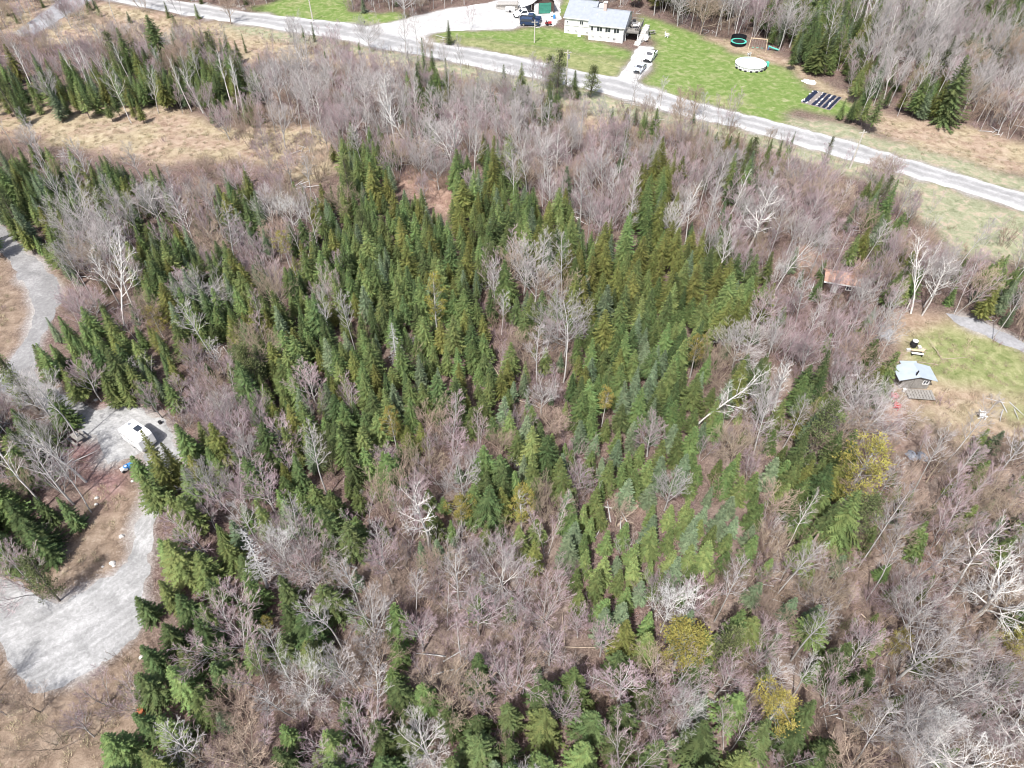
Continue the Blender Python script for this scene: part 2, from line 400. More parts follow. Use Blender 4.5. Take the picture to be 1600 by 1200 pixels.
def ground_material():
    m = bpy.data.materials.new('forest_floor_and_fields'); m.use_nodes = True
    t = m.node_tree; b = t.nodes['Principled BSDF']
    b.inputs['Roughness'].default_value = .95; b.inputs['Specular IOR Level'].default_value = .05
    geo = t.nodes.new('ShaderNodeNewGeometry')
    def noise(scale, detail=4, dist=0.0, stretch=None):
        n = t.nodes.new('ShaderNodeTexNoise'); n.inputs['Scale'].default_value = scale; n.inputs['Detail'].default_value = detail; n.inputs['Distortion'].default_value = dist
        if stretch:
            mp = t.nodes.new('ShaderNodeMapping'); mp.inputs['Scale'].default_value = stretch
            t.links.new(geo.outputs['Position'], mp.inputs['Vector']); t.links.new(mp.outputs[0], n.inputs['Vector'])
        else: t.links.new(geo.outputs['Position'], n.inputs['Vector'])
        return n.outputs['Fac']
    nA, nB, nC, nD = noise(.13, 3), noise(.7, 4, .6), noise(3.2, 4, 1.2), noise(9, 3, 1.5)
    def ramp(f, stops):
        r = t.nodes.new('ShaderNodeValToRGB')
        while len(r.color_ramp.elements) < len(stops): r.color_ramp.elements.new(.5)
        for e, (p, c) in zip(r.color_ramp.elements, stops): e.position = p; e.color = (*c, 1)
        t.links.new(f, r.inputs[0]); return r.outputs[0]
    def mix(f, a, c, mode='MIX'):
        x = t.nodes.new('ShaderNodeMix'); x.data_type = 'RGBA'; x.blend_type = mode
        if isinstance(f, (int, float)): x.inputs['Factor'].default_value = f
        else: t.links.new(f, x.inputs['Factor'])
        t.links.new(a, x.inputs[6]); t.links.new(c, x.inputs[7]); return x.outputs[2]
    def att(n):
        a = t.nodes.new('ShaderNodeAttribute'); a.attribute_name = n; return a.outputs['Fac']
    def math2(op, a, c):
        x = t.nodes.new('ShaderNodeMath'); x.operation = op; x.use_clamp = True
        for s, k in ((a, 0), (c, 1)):
            if isinstance(s, (int, float)): x.inputs[k].default_value = s
            else: t.links.new(s, x.inputs[k])
        return x.outputs[0]
    mixn = math2('ADD', math2('MULTIPLY', nC, .55), math2('MULTIPLY', nD, .45))
    mixb = math2('ADD', math2('MULTIPLY', nB, .5), math2('MULTIPLY', mixn, .5))
    litter = ramp(mixn, [(.32, (.045, .034, .028)), (.45, (.10, .075, .062)), (.56, (.165, .125, .105)), (.68, (.26, .215, .18))])
    litter2 = ramp(mixn, [(.32, (.05, .034, .03)), (.5, (.125, .085, .074)), (.66, (.23, .175, .15))])
    c = mix(ramp(nB, [(.42, (0, 0, 0)), (.6, (1, 1, 1))]), litter, litter2)
    tan = ramp(mixb, [(.34, (.14, .11, .075)), (.44, (.235, .19, .125)), (.54, (.31, .26, .175)), (.66, (.38, .335, .245))])
    tan2 = ramp(mixb, [(.36, (.17, .115, .085)), (.5, (.28, .21, .155)), (.64, (.37, .30, .235))])
    tanm = mix(ramp(nA, [(.42, (0, 0, 0)), (.58, (1, 1, 1))]), tan, tan2)
    lawn = ramp(mixb, [(.34, (.075, .125, .03)), (.46, (.12, .175, .048)), (.58, (.165, .215, .075)), (.72, (.25, .27, .14))])
    lawn = mix(ramp(nA, [(.55, (0, 0, 0)), (.7, (.55, .55, .55))]), lawn, ramp(mixb, [(.36, (.15, .15, .07)), (.66, (.36, .33, .2))]))
    lawn = mix(ramp(nB, [(.5, (0, 0, 0)), (.8, (.4, .4, .4))]), lawn, tan)
    yg = ramp(mixb, [(.34, (.10, .125, .042)), (.48, (.17, .19, .08)), (.58, (.24, .245, .12)), (.68, (.34, .31, .19))])
    verge = ramp(mixb, [(.34, (.12, .13, .075)), (.46, (.21, .22, .14)), (.56, (.28, .28, .19)), (.68, (.40, .375, .31))])
    verge = mix(ramp(nB, [(.5, (0, 0, 0)), (.66, (.7, .7, .7))]), verge, tan2)
    pink = ramp(mixb, [(.34, (.17, .11, .085)), (.5, (.28, .19, .15)), (.64, (.37, .28, .225))])
    brown = ramp(mixb, [(.34, (.085, .062, .047)), (.45, (.155, .115, .085)), (.56, (.235, .18, .135)), (.68, (.33, .275, .215))])
    mauve = ramp(mixb, [(.34, (.11, .065, .06)), (.5, (.21, .125, .12)), (.66, (.33, .24, .22))])
    grav = ramp(mixn, [(.32, (.20, .185, .17)), (.5, (.29, .275, .26)), (.68, (.40, .39, .375))])
    floor = ramp(mixb, [(.34, (.07, .05, .042)), (.45, (.135, .10, .084)), (.56, (.21, .165, .138)), (.68, (.31, .26, .22))])
    for n, col in (('m_floor', floor), ('m_tan', tanm), ('m_verge', verge), ('m_ygrass', yg), ('m_lawn', lawn), ('m_pink', pink), ('m_brown', brown), ('m_mauve', mauve)):
        c = mix(att(n), c, col)
    gm = math2('MULTIPLY', math2('SUBTRACT', math2('ADD', att('m_gravel'), math2('MULTIPLY', math2('SUBTRACT', mixn, .5), 1.2)), .15), 1.6)
    c = mix(gm, c, grav)
    t.links.new(c, b.inputs['Base Color'])
    bp = t.nodes.new('ShaderNodeBump'); bp.inputs['Strength'].default_value = .9; bp.inputs['Distance'].default_value = .16
    t.links.new(mixb, bp.inputs['Height']); t.links.new(bp.outputs[0], b.inputs['Normal'])
    return m

ny, nx = XX.shape
gme = bpy.data.meshes.new('ground')
gv = np.stack([XX, YY, ZZ], -1).reshape(-1, 3)
ii = np.arange(ny * nx).reshape(ny, nx)
gf = np.stack([ii[:-1, :-1], ii[:-1, 1:], ii[1:, 1:], ii[1:, :-1]], -1).reshape(-1, 4)
gme.vertices.add(len(gv)); gme.vertices.foreach_set('co', gv.ravel())
gme.loops.add(gf.size); gme.loops.foreach_set('vertex_index', gf.ravel().astype(np.int32))
gme.polygons.add(len(gf)); gme.polygons.foreach_set('loop_start', np.arange(0, gf.size, 4).astype(np.int32))
gme.polygons.foreach_set('use_smooth', np.ones(len(gf), bool))
gme.update(calc_edges=True)
for k, a in MASKS.items():
    at = gme.attributes.new(k, 'FLOAT', 'POINT'); at.data.foreach_set('value', a.ravel().astype(np.float32))
gme.materials.append(ground_material())
ground = bpy.data.objects.new('ground', gme); COL.objects.link(ground); tag(ground, kind='structure')

# ---- gravel sheets
def gravel_material(name, lo, mid, hi, across=False, stretch=None, bend=None):
    m = bpy.data.materials.new(name); m.use_nodes = True
    t = m.node_tree; b = t.nodes['Principled BSDF']
    b.inputs['Roughness'].default_value = .95; b.inputs['Specular IOR Level'].default_value = .08
    geo = t.nodes.new('ShaderNodeNewGeometry')
    def noise(s, d, st=None):
        n = t.nodes.new('ShaderNodeTexNoise'); n.inputs['Scale'].default_value = s; n.inputs['Detail'].default_value = d; n.inputs['Distortion'].default_value = .8
        if st:
            mp = t.nodes.new('ShaderNodeMapping'); mp.inputs['Rotation'].default_value = (0, 0, st[1]); mp.inputs['Scale'].default_value = st[0]
            t.links.new(geo.outputs['Position'], mp.inputs['Vector']); t.links.new(mp.outputs[0], n.inputs['Vector'])
        else: t.links.new(geo.outputs['Position'], n.inputs['Vector'])
        return n.outputs['Fac']
    a, c, e = noise(.35, 3, stretch), noise(2.6, 4, stretch), noise(9, 3)
    def m2(op, x, y):
        q = t.nodes.new('ShaderNodeMath'); q.operation = op
        for s, k in ((x, 0), (y, 1)):
            if isinstance(s, (int, float)): q.inputs[k].default_value = s
            else: t.links.new(s, q.inputs[k])
        return q.outputs[0]
    f = m2('ADD', m2('MULTIPLY', a, .4), m2('ADD', m2('MULTIPLY', c, .35), m2('MULTIPLY', e, .25)))
    if bend is not None:                                            # tyre tracks that swing round the bend
        vd = t.nodes.new('ShaderNodeVectorMath'); vd.operation = 'DISTANCE'; vd.inputs[1].default_value = bend
        t.links.new(geo.outputs['Position'], vd.inputs[0])
        n1d = t.nodes.new('ShaderNodeTexNoise'); n1d.noise_dimensions = '1D'; n1d.inputs['Scale'].default_value = 1.7; n1d.inputs['Detail'].default_value = 3
        t.links.new(m2('ADD', vd.outputs['Value'], m2('MULTIPLY', a, 1.5)), n1d.inputs['W'])
        f = m2('ADD', m2('MULTIPLY', f, .84), m2('MULTIPLY', n1d.outputs['Fac'], .16))
    if across:
        at = t.nodes.new('ShaderNodeAttribute'); at.attribute_name = 'across'
        r2 = t.nodes.new('ShaderNodeValToRGB')
        st = [(0, .6), (.1, .66), (.24, .42), (.34, .36), (.48, .54), (.62, .38), (.72, .42), (.86, .68), (1, .62)]
        while len(r2.color_ramp.elements) < len(st): r2.color_ramp.elements.new(.5)
        for el, (p, v) in zip(r2.color_ramp.elements, st): el.position = p; el.color = (v, v, v, 1)
        t.links.new(at.outputs['Fac'], r2.inputs[0])
        f = m2('ADD', m2('MULTIPLY', f, .55), m2('MULTIPLY', r2.outputs[0], .5))
    r = t.nodes.new('ShaderNodeValToRGB'); r.color_ramp.elements.new(.5)
    for el, (p, col) in zip(r.color_ramp.elements, ((.34, lo), (.5, mid), (.64, hi))): el.position = p; el.color = (*col, 1)
    t.links.new(f, r.inputs[0]); t.links.new(r.outputs[0], b.inputs['Base Color'])
    bp = t.nodes.new('ShaderNodeBump'); bp.inputs['Strength'].default_value = .5; bp.inputs['Distance'].default_value = .05
    t.links.new(f, bp.inputs['Height']); t.links.new(bp.outputs[0], b.inputs['Normal'])
    return m
M['gravel_road'] = gravel_material('graded_road_gravel', (.165, .164, .163), (.275, .273, .27), (.43, .428, .42), True)
M['gravel_white'] = gravel_material('white_yard_gravel', (.28, .275, .27), (.38, .375, .365), (.47, .465, .45))
M['gravel_upper'] = gravel_material('grey_woodland_lane_gravel', (.135, .132, .13), (.20, .197, .195), (.29, .285, .28))
M['gravel_lane'] = gravel_material('pale_lane_gravel', (.15, .15, .147), (.265, .264, .26), (.40, .398, .392), bend=tuple(G(40, 790)))
M['gravel_grey'] = gravel_material('grey_lane_gravel', (.18, .18, .187), (.24, .24, .248), (.31, .31, .318))

def sheet(name, poly, z, m, amp=.45):
    p = W(poly); pts = []
    for i in range(len(p)):
        a, b = p[i], p[(i + 1) % len(p)]
        n = max(1, int((b - a).length / .45))
        for k in range(n):
            q = a.lerp(b, k / n)
            q = Vector((q.x + (n1(q.x / 1.7, q.y / 1.7, 21) - .5) * 2 * amp + (n1(q.x / .5, q.y / .5, 22) - .5) * amp,
                        q.y + (n1(q.x / 1.7, q.y / 1.7, 23) - .5) * 2 * amp + (n1(q.x / .5, q.y / .5, 24) - .5) * amp, z))
            pts.append(q)
    me = bpy.data.meshes.new(name)
    me.from_pydata([tuple(q) for q in pts], [], [tuple(f) for f in tessellate_polygon([pts])])
    bm = bmesh.new(); bm.from_mesh(me); bmesh.ops.recalc_face_normals(bm, faces=bm.faces)
    if sum(f.normal.z for f in bm.faces) < 0: bmesh.ops.reverse_faces(bm, faces=bm.faces)
    bm.to_mesh(me); bm.free()
    me.materials.append(m)
    o = bpy.data.objects.new(name, me); COL.objects.link(o)
    return tag(o, kind='structure')
sheet('driveway', P_LANE_L, .012, M['gravel_lane'], .5)
sheet('woodland_lane', P_LANE_U, .017, M['gravel_upper'], .4)
sheet('gravel_yard', P_DRIVE_N, .012, M['gravel_white'])
sheet('house_driveway', P_DRIVE_H, .012, M['gravel_white'], .3)
sheet('side_lane', P_LANE_TL, .010, M['gravel_grey'], .3)
sheet('gravel_path', P_LANE_R, .012, M['gravel_grey'], .3)
sheet('gravel_patch', P_PATCH_R, .012, M['gravel_grey'], .3)

def road():
    ns = [G(*a).xy for a, b in ROADPAIRS]; ss = [G(*b).xy for a, b in ROADPAIRS]
    def dense(ps):
        out = []
        for i in range(len(ps) - 1):
            p0, p1, p2, p3 = ps[max(i - 1, 0)], ps[i], ps[i + 1], ps[min(i + 2, len(ps) - 1)]
            for k in range(16):
                t = k / 16
                out.append(.5 * ((2 * p1) + (p2 - p0) * t + (2 * p0 - 5 * p1 + 4 * p2 - p3) * t * t + (3 * p1 - p0 - 3 * p2 + p3) * t ** 3))
        out.append(ps[-1]); return out
    N, S = dense(ns), dense(ss)
    K = 16; v = []; f = []; ac = []
    for i, (a, b) in enumerate(zip(N, S)):
        d = (b - a).normalized()
        a = a + d * (n1(i * .5, 3.3, 5) - .5) * .9; b = b + d * (n1(i * .5, 9.3, 6) - .5) * .9
        for k in range(K + 1):
            t = k / K; q = a.lerp(b, t)
            v.append((q.x, q.y, .02 + .10 * (1 - (2 * t - 1) ** 2))); ac.append(t)
    for i in range(len(N) - 1):
        for k in range(K):
            s = i * (K + 1) + k; f.append((s, s + K + 1, s + K + 2, s + 1))
    me = bpy.data.meshes.new('gravel_road'); me.from_pydata(v, [], f)
    at = me.attributes.new('across', 'FLOAT', 'POINT'); at.data.foreach_set('value', ac)
    me.materials.append(M['gravel_road'])
    bm = bmesh.new(); bm.from_mesh(me)
    if sum(q.normal.z for q in bm.faces) < 0: bmesh.ops.reverse_faces(bm, faces=bm.faces)
    bm.to_mesh(me); bm.free()
    o = bpy.data.objects.new('gravel_road', me); COL.objects.link(o); tag(o, kind='structure')
road()

# ------------------------------------------------------------------ buildings
def at(px, py, z=0.0):
    p = G(px, py); return Vector((p.x, p.y, z))
def window(parent, x, y, z, wd, h, out, n_panes=2):
    """window on a wall whose outward side is -y (out=-1) or +x (out='x') in the parent's frame; frame proud of the wall, panes in it"""
    f = MB(); e = .07
    def bx(u0, u1, z0, z1, d0, d1, mb):
        if out == 'x': mb.box((x + (d0 + d1) / 2, y + (u0 + u1) / 2, z + (z0 + z1) / 2), (abs(d1 - d0), u1 - u0, z1 - z0))
        else: mb.box((x + (u0 + u1) / 2, y - (d0 + d1) / 2, z + (z0 + z1) / 2), (u1 - u0, abs(d1 - d0), z1 - z0))
    bx(-wd / 2 - e, wd / 2 + e, h / 2, h / 2 + e, 0.003, .08, f); bx(-wd / 2 - e, wd / 2 + e, -h / 2 - e, -h / 2, 0.003, .1, f)
    bx(-wd / 2 - e, -wd / 2, -h / 2, h / 2, 0.003, .08, f); bx(wd / 2, wd / 2 + e, -h / 2, h / 2, 0.003, .08, f)
    for k in range(1, n_panes):
        u = -wd / 2 + wd * k / n_panes; bx(u - .03, u + .03, -h / 2, h / 2, 0.003, .07, f)
    fo = f.build('window', M['white'], parent)
    for k in range(n_panes):
        g = MB(); u0 = -wd / 2 + wd * k / n_panes + .032; u1 = -wd / 2 + wd * (k + 1) / n_panes - .032
        bx(u0, u1, -h / 2 + .005, h / 2 - .005, 0.004, .03, g); g.build('pane', M['glass'], fo)
    return fo
def gable_block(name, parent, x0, x1, y0, y1, eave, ridge, wall, roof, over=.35, base=-.3, walls=True):
    """block with its ridge along x; walls with gables, roof as two thick slopes with a ridge cap"""
    ym = (y0 + y1) / 2
    b = MB()
    b.quad((x0, y0, base), (x1, y0, base), (x1, y0, eave), (x0, y0, eave)); b.quad((x1, y1, base), (x0, y1, base), (x0, y1, eave), (x1, y1, eave))
    b.quad((x1, y0, base), (x1, y1, base), (x1, y1, eave), (x1, ym, ridge), (x1, y0, eave)); b.quad((x0, y1, base), (x0, y0, base), (x0, y0, eave), (x0, ym, ridge), (x0, y1, eave))
    wo = b.build('wall', wall, parent)
    s = (ridge - eave) / (ym - y0); r = MB(); th = .14
    for sg in (-1, 1):
        ye = ym + sg * (ym - y0 + over); ze = eave - s * over
        pts = [(x0 - over, ym, ridge + .02), (x1 + over, ym, ridge + .02), (x1 + over, ye, ze + .02), (x0 - over, ye, ze + .02)]
        if sg < 0: pts = pts[::-1]
        i = len(r.v); r.v += pts + [(p[0], p[1], p[2] + th) for p in pts]
        for q in ((3, 2, 1, 0), (4, 5, 6, 7), (0, 1, 5, 4), (1, 2, 6, 5), (2, 3, 7, 6), (3, 0, 4, 7)):
            r.f.append(tuple(i + k for k in q)); r.m.append(0)
    ro = r.build('roof', roof, parent)
    MB().box(((x0 + x1) / 2, ym, ridge + th + .03), (x1 - x0 + 2 * over + .02, .3, .07)).build('ridge_cap', roof, ro)
    f = MB()
    f.box(((x0 + x1) / 2, y0 - over - .02, eave - s * over + .05), (x1 - x0 + 2 * over, .05, .2)); f.build('fascia', M['white'], ro)
    return wo, ro

HA = R(-17)
hb = at(919, 62)
house = thing('house', 'long white raised bungalow with a pale grey metal roof above the lawn', 'house', hb, HA)
wl, rf = gable_block('main', house, 0, 8.3, 0, 10.6, 3.55, 5.35, M['siding'], M['roofgrey'])
wl2, rf2 = gable_block('wing', house, -6.6, -.004, 2.6, 14.5, 3.6, 5.7, M['siding'], M['roofgrey'], over=.3)
MB().box((-3.3, 2.54, 1.9), (6.5, .08, .1)).build('band', M['white'], house)
for x, wd, n in ((.75, .5, 1), (2.55, 1.25, 2), (4.55, 1.25, 2), (6.6, 1.25, 2)): window(house, x, 0, 2.65, wd, .95, -1, n)
for x in (1.0, 2.95, 4.9): window(house, x, 0, .95, .6, .22, -1, 1)
window(house, 6.3, 0, .75, .55, .5, -1, 2)
window(house, -2.4, 2.6, 2.7, .8, .8, -1, 2); window(house, -5.9, 2.6, 2.6, .35, .35, -1, 1)
for x in (-5.6, -3.6, -1.0): window(house, x, 2.6, .75, .55, .22, -1, 1)
for y in (3.2, 7.2): window(house, 8.3, y, 2.5, 1.1, 1.1, 'x', 2)
MB().box((8.35, 5.2, 2.0), (.08, 1.0, 2.1)).build('door', M['white'], house)
ch = MB().box((2.6, 4.9, 6.05), (.75, .75, 1.9)).build('chimney', M['brick'], house)
MB().box((2.6, 4.9, 7.06), (.95, .95, .12)).build('chimney_cap', M['white'], ch)
MB().box((1.6, 5.9, 5.75), (1.2, 1.3, .9)).build('dormer', M['siding'], house)
for x, y in ((-2.6, 6.0), (1.2, 2.6)): MB().tube([(x, y, 4.3), (x, y, 5.15)], .07, 8).build('vent_pipe', M['white'], house)
MB().box((.05, -.09, 1.75), (.09, .09, 3.4)).build('downpipe', M['white'], house)
MB().box((8.2, -.09, 1.75), (.09, .09, 3.4)).build('downpipe', M['white'], house)

# deck on the house's end wall
def hp(x, y, z=0.0):
    v = Matrix.Rotation(HA, 3, 'Z') @ Vector((x, y, 0)) + hb; v.z = z; return v
deck = thing('deck', 'raised timber deck with railings on the end wall of the white bungalow', 'deck', hp(8.55, 1.2), HA)
for k in range(26): MB().box((1.55, .14 + k * .28, 2.2), (3.1, .262, .05)).build('plank', M['wood'], deck)
MB().box((1.55, 3.65, 2.08), (3.0, 7.1, .16)).build('joist_frame', M['wood'], deck)
for x in (.12, 3.0):
    for y in (.1, 3.6, 7.1): MB().box((x, y, 1.0), (.14, .14, 2.0)).build('post', M['white'], deck)
for a, b in (((3.05, .1), (3.05, 7.2)), ((.1, .1), (3.0, .1)), ((.1, 7.2), (3.0, 7.2))):
    r = MB(); r.bar((*a, 3.15), (*b, 3.15), .1); r.bar((*a, 2.4), (*b, 2.4), .07)
    L = math.hypot(b[0] - a[0], b[1] - a[1])
    for k in range(int(L / .3) + 1):
        t = min(1, k * .3 / L); x, y = a[0] + (b[0] - a[0]) * t, a[1] + (b[1] - a[1]) * t
        r.box((x, y, 2.75), (.05, .05, .8))
    r.build('railing', M['wood'], deck)
def simple_chair(name, label, cat, loc, rz, m, s=1.0, group=None):
    t = thing(name, label, cat, loc, rz, group); t.scale = (s, s, s)
    seat = MB()
    for k in range(5): seat.bar((-.26, -.25 + k * .12, .38 - k * .03), (.26, -.25 + k * .12, .38 - k * .03), .1, .025)
    seat.build('seat', m, t)
    bk = MB()
    for k in range(5): bk.bar((-.22 + k * .11, .27, .24), (-.24 + k * .12, .5, 1.0 - abs(k - 2) * .05), .1, .025)
    bk.build('backrest', m, t)
    for sx in (-1, 1):
        MB().bar((sx * .32, -.33, .56), (sx * .32, .42, .54), .13, .03).build('armrest', m, t)
        MB().box((sx * .31, -.27, .27), (.05, .1, .54)).build('leg', m, t)
        MB().bar((sx * .29, .4, 0.02), (sx * .29, -.05, .36), .05, .09).build('leg', m, t)
    return t
def hd(x, y): return hp(x, y, 2.225)
simple_chair('patio_chair', 'dark patio chair at the house end of the raised deck', 'chair', hd(9.5, 3.6), R(120), M['black'])
simple_chair('patio_chair', 'white patio chair beside the grill on the raised deck', 'chair', hd(10.6, 5.2), R(-70), M['white'])
simple_chair('patio_chair', 'dark patio chair against the outer railing of the raised deck', 'chair', hd(10.9, 3.0), R(-90), M['black'])
pt = thing('patio_table', 'round white patio table in the middle of the raised deck', 'table', hd(10.2, 4.3))
MB().tube([(0, 0, .68), (0, 0, .72)], .55, 18).build('table_top', M['white'], pt); MB().tube([(0, 0, 0.02), (0, 0, .67)], .05, 8).build('pedestal', M['metal'], pt); MB().tube([(0, 0, 0), (0, 0, .03)], .28, 14).build('foot', M['metal'], pt)
gr = thing('grill', 'black barbecue grill standing on the raised deck', 'grill', hd(9.6, 6.4), HA)
MB().tube([(-.4, 0, .95), (.4, 0, .95)], .3, 12).build('hood', M['black'], gr); MB().box((0, 0, .5), (.8, .45, .55)).build('cabinet', M['metal'], gr)
for s in (-1, 1): MB().box((s * .62, 0, .85), (.4, .4, .03)).build('side_shelf', M['metal'], gr)
for sx in (-1, 1):
    for sy in (-1, 1): MB().box((sx * .36, sy * .18, .12), (.05, .05, .23)).build('leg', M['black'], gr)
# stone steps down the bank next to the deck
st = thing('stone_steps', 'pale stone steps and rubble running down beside the raised deck', 'steps', at(1000, 66), R(62))
for k in range(9): MB().box((-2.2 + k * .75, 0, .1 + k * .16), (.8, 1.3 + .2 * math.sin(k * 2.1), .2 + k * .3), rz=.06 * math.sin(k * 3)).build('step', M['stone'], st)
sb = thing('satellite_dish', 'grey satellite dish on a short post beside the stone steps', 'dish', at(1008, 66), R(-30))
MB().tube([(0, 0, 0), (0, 0, 1.0)], .05, 8).build('post', M['metal'], sb)
d = MB()
for i in range(4):
    for k in range(18):
        r0, r1 = .2 * i, .2 * (i + 1); a0, a1 = 2 * math.pi * k / 18, 2 * math.pi * (k + 1) / 18
        q = lambda r, a: (r * math.cos(a), -.1 - .25 * r * r, 1.3 + r * math.sin(a))
        d.quad(q(r0, a0), q(r1, a0), q(r1, a1), q(r0, a1))
d.build('dish', M['white'], sb)

# garage with a green door, at the top of the photo
GA = R(8)
gb = at(834, 22)
gar = thing('garage', 'dark brown timber garage with a wide green door and pale roof', 'garage', gb, GA)
b = MB(); gw, gd = 5.2, 9.0
b.quad((0, 0, -.2), (gw, 0, -.2), (gw, 0, 3.0), (gw / 2, 0, 4.9), (0, 0, 3.0)); b.quad((gw, gd, -.2), (0, gd, -.2), (0, gd, 3.0), (gw / 2, gd, 4.9), (gw, gd, 3.0))
b.quad((gw, 0, -.2), (gw, gd, -.2), (gw, gd, 3.0), (gw, 0, 3.0)); b.quad((0, gd, -.2), (0, 0, -.2), (0, 0, 3.0), (0, gd, 3.0))
b.build('wall', M['brownwall'], gar)
for k in range(19): MB().box((.14 + k * .274, -.03, 1.4 + .0), (.25, .05, 3.1)).build('board', M['brownwall'], gar)
r = MB(); sl = 1.9 / (gw / 2)
for sg in (-1, 1):
    xe = gw / 2 + sg * (gw / 2 + .5); ze = 3.0 - sl * .5
    p = [(gw / 2, -.6, 4.93), (gw / 2, gd + .4, 4.93), (xe, gd + .4, ze), (xe, -.6, ze)]
    if sg > 0: p = p[::-1]
    i = len(r.v); r.v += p + [(q[0], q[1], q[2] + .14) for q in p]
    for q in ((3, 2, 1, 0), (4, 5, 6, 7), (0, 1, 5, 4), (1, 2, 6, 5), (2, 3, 7, 6), (3, 0, 4, 7)): r.f.append(tuple(i + k for k in q)); r.m.append(0)
r.build('roof', M['white'], gar)
dr = MB().box((2.9, -.1, 1.3), (3.1, .08, 2.5)).build('door', M['green'], gar)
for k in range(4): MB().box((2.9, -.155, .4 + k * .6), (2.95, .03, .5)).build('panel', M['green'], dr)
MB().box((.62, -.1, 1.3), (1.1, .07, 2.4)).build('side_door', M['white'], gar)
lt = thing('lean_to', 'open lean-to with a sloping white roof against the brown garage', 'lean-to', gb, GA)
l = MB(); p = [(-.55, -.4, 2.55), (-.55, 6, 2.55), (-3.4, 6, 1.75), (-3.4, -.4, 1.75)]; i = 0
l.v += p + [(q[0], q[1], q[2] + .12) for q in p]
for q in ((3, 2, 1, 0), (4, 5, 6, 7), (0, 1, 5, 4), (1, 2, 6, 5), (2, 3, 7, 6), (3, 0, 4, 7)): l.f.append(q); l.m.append(0)
l.build('roof', M['white'], lt)
for x, z in ((-3.3, 1.72), (-.62, 2.5)):
    for y in (-.2, 5.8): MB().box((x, y, z / 2), (.14, .14, z)).build('post', M['wood'], lt)

# shed with the pale blue roof (right)
sp = Vector((50.75, 62.1, 0))
shed = thing('shed', 'small grey garden shed with a wide pale blue roof and black stovepipe', 'shed', sp, R(-2))
b = MB(); x0, x1, y0, y1, ev, rg = -2.0, 1.5, -.9, 1.2, 1.65, 2.2
b.quad((x0, y0, -.2), (x1, y0, -.2), (x1, y0, ev), (-.4, y0, rg), (x0, y0, ev)); b.quad((x1, y1, -.2), (x0, y1, -.2), (x0, y1, ev), (-.4, y1, rg), (x1, y1, ev))
b.quad((x1, y0, -.2), (x1, y1, -.2), (x1, y1, ev), (x1, y0, ev)); b.quad((x0, y1, -.2), (x0, y0, -.2), (x0, y0, ev), (x0, y1, ev))
b.build('wall', M['wood'], shed)
def slab(mb, p, th):
    i = len(mb.v); mb.v += p + [(q[0], q[1], q[2] + th) for q in p]
    for q in ((3, 2, 1, 0), (4, 5, 6, 7), (0, 1, 5, 4), (1, 2, 6, 5), (2, 3, 7, 6), (3, 0, 4, 7)): mb.f.append(tuple(i + k for k in q)); mb.m.append(0)
r = MB(); slab(r, [(-.4, -1.35, rg + .02), (-.4, 1.3, rg + .02), (-2.75, 1.3, 1.52), (-2.75, -1.35, 1.52)], .07)
slab(r, [(1.95, -1.35, 1.57), (1.95, 1.3, 1.57), (-.4, 1.3, rg + .02), (-.4, -1.35, rg + .02)], .07)
ro = r.build('roof', M['bluegrey'], shed)
r = MB(); slab(r, [(.5, 1.303, 1.68), (.5, 2.1, 1.68), (-1.6, 2.1, 1.68), (-1.6, 1.303, 1.68)], .06); r.build('rear_roof', M['bluegrey'], shed)
for x in (-1.5, .4): MB().box((x, 2.0, .82), (.1, .1, 1.7)).build('post', M['wood'], shed)
MB().tube([(-.75, -.9, 1.95), (-.75, -.9, 2.9)], .09, 8).build('stovepipe', M['black'], shed)
MB().box((-.2, -.95, .78), (.85, .07, 1.5)).build('door', M['wood'], shed)
window(shed, .9, -.9, .98, .6, .5, -1, 2)
pl = thing('pallet_platform', 'weathered board platform lying in front of the blue roofed shed', 'platform', sp + Vector((.1, -2.2, .02)), R(-6))
for k in range(9): MB().box((-1.5 + k * .36, 0, .12), (.31, 1.7, .04)).build('plank', M['wood'], pl)
for y in (-.7, 0, .7): MB().box((-.06, y, .05), (3.2, .12, .1)).build('bearer', M['wood'], pl)
crate = thing('crate', 'pile-end white bucket beside the board platform', 'bucket', at(1412, 611))
MB().tube([(0, 0, 0), (0, 0, .38)], [.15, .19], 14).build('body', M['white'], crate); MB().disc((0, 0, .385), .0, .18, 14).build('lid', M['plastic_white'], crate)
crate.name = 'bucket'; crate['label'] = 'white bucket on the ground below the blue roofed shed'
for i, (px, py, rz) in enumerate(((1396, 622, .4), (1401, 638, .7))):
    simple_chair('lawn_chair', ('pinkish red plastic lawn chair, the upper of two below the shed', 'red plastic lawn chair, the lower of two below the shed')[i], 'chair', at(px, py), rz, M['pinkred'] if i == 0 else M['red'], .95, 'red lawn chairs below the shed')
simple_chair('lawn_chair', 'white slatted lawn chair standing alone on the grass', 'chair', at(1533, 652), R(75), M['white'], 1.15)
fp = thing('burn_barrel', 'black steel burn barrel with a white lid on the lawn', 'barrel', at(1426, 541))
MB().tube([(0, 0, 0), (0, 0, .3), (0, 0, .33), (0, 0, .6), (0, 0, .63), (0, 0, .9)], [.42, .42, .45, .45, .42, .42], 18).build('drum', M['black'], fp); MB().tube([(.05, .05, .9), (.05, .05, .97)], .36, 16).build('lid', M['white'], fp)
for k, (px, py, rz) in enumerate(((1431, 551, -.15), (1432, 556, -.2))):
    bn = thing('bench', ('plank bench nearer the burn barrel', 'plank bench nearer the blue roofed shed')[k] + ' on the lawn', 'bench', at(px, py), rz, 'plank benches by the burn barrel')
    MB().box((0, 0, .42), (1.5, .3, .06)).build('seat', M['plastic_white'] if k else M['tanwood'], bn)
    for s in (-1, 1): MB().box((s * .6, 0, .19), (.08, .28, .39)).build('leg', M['black'], bn)
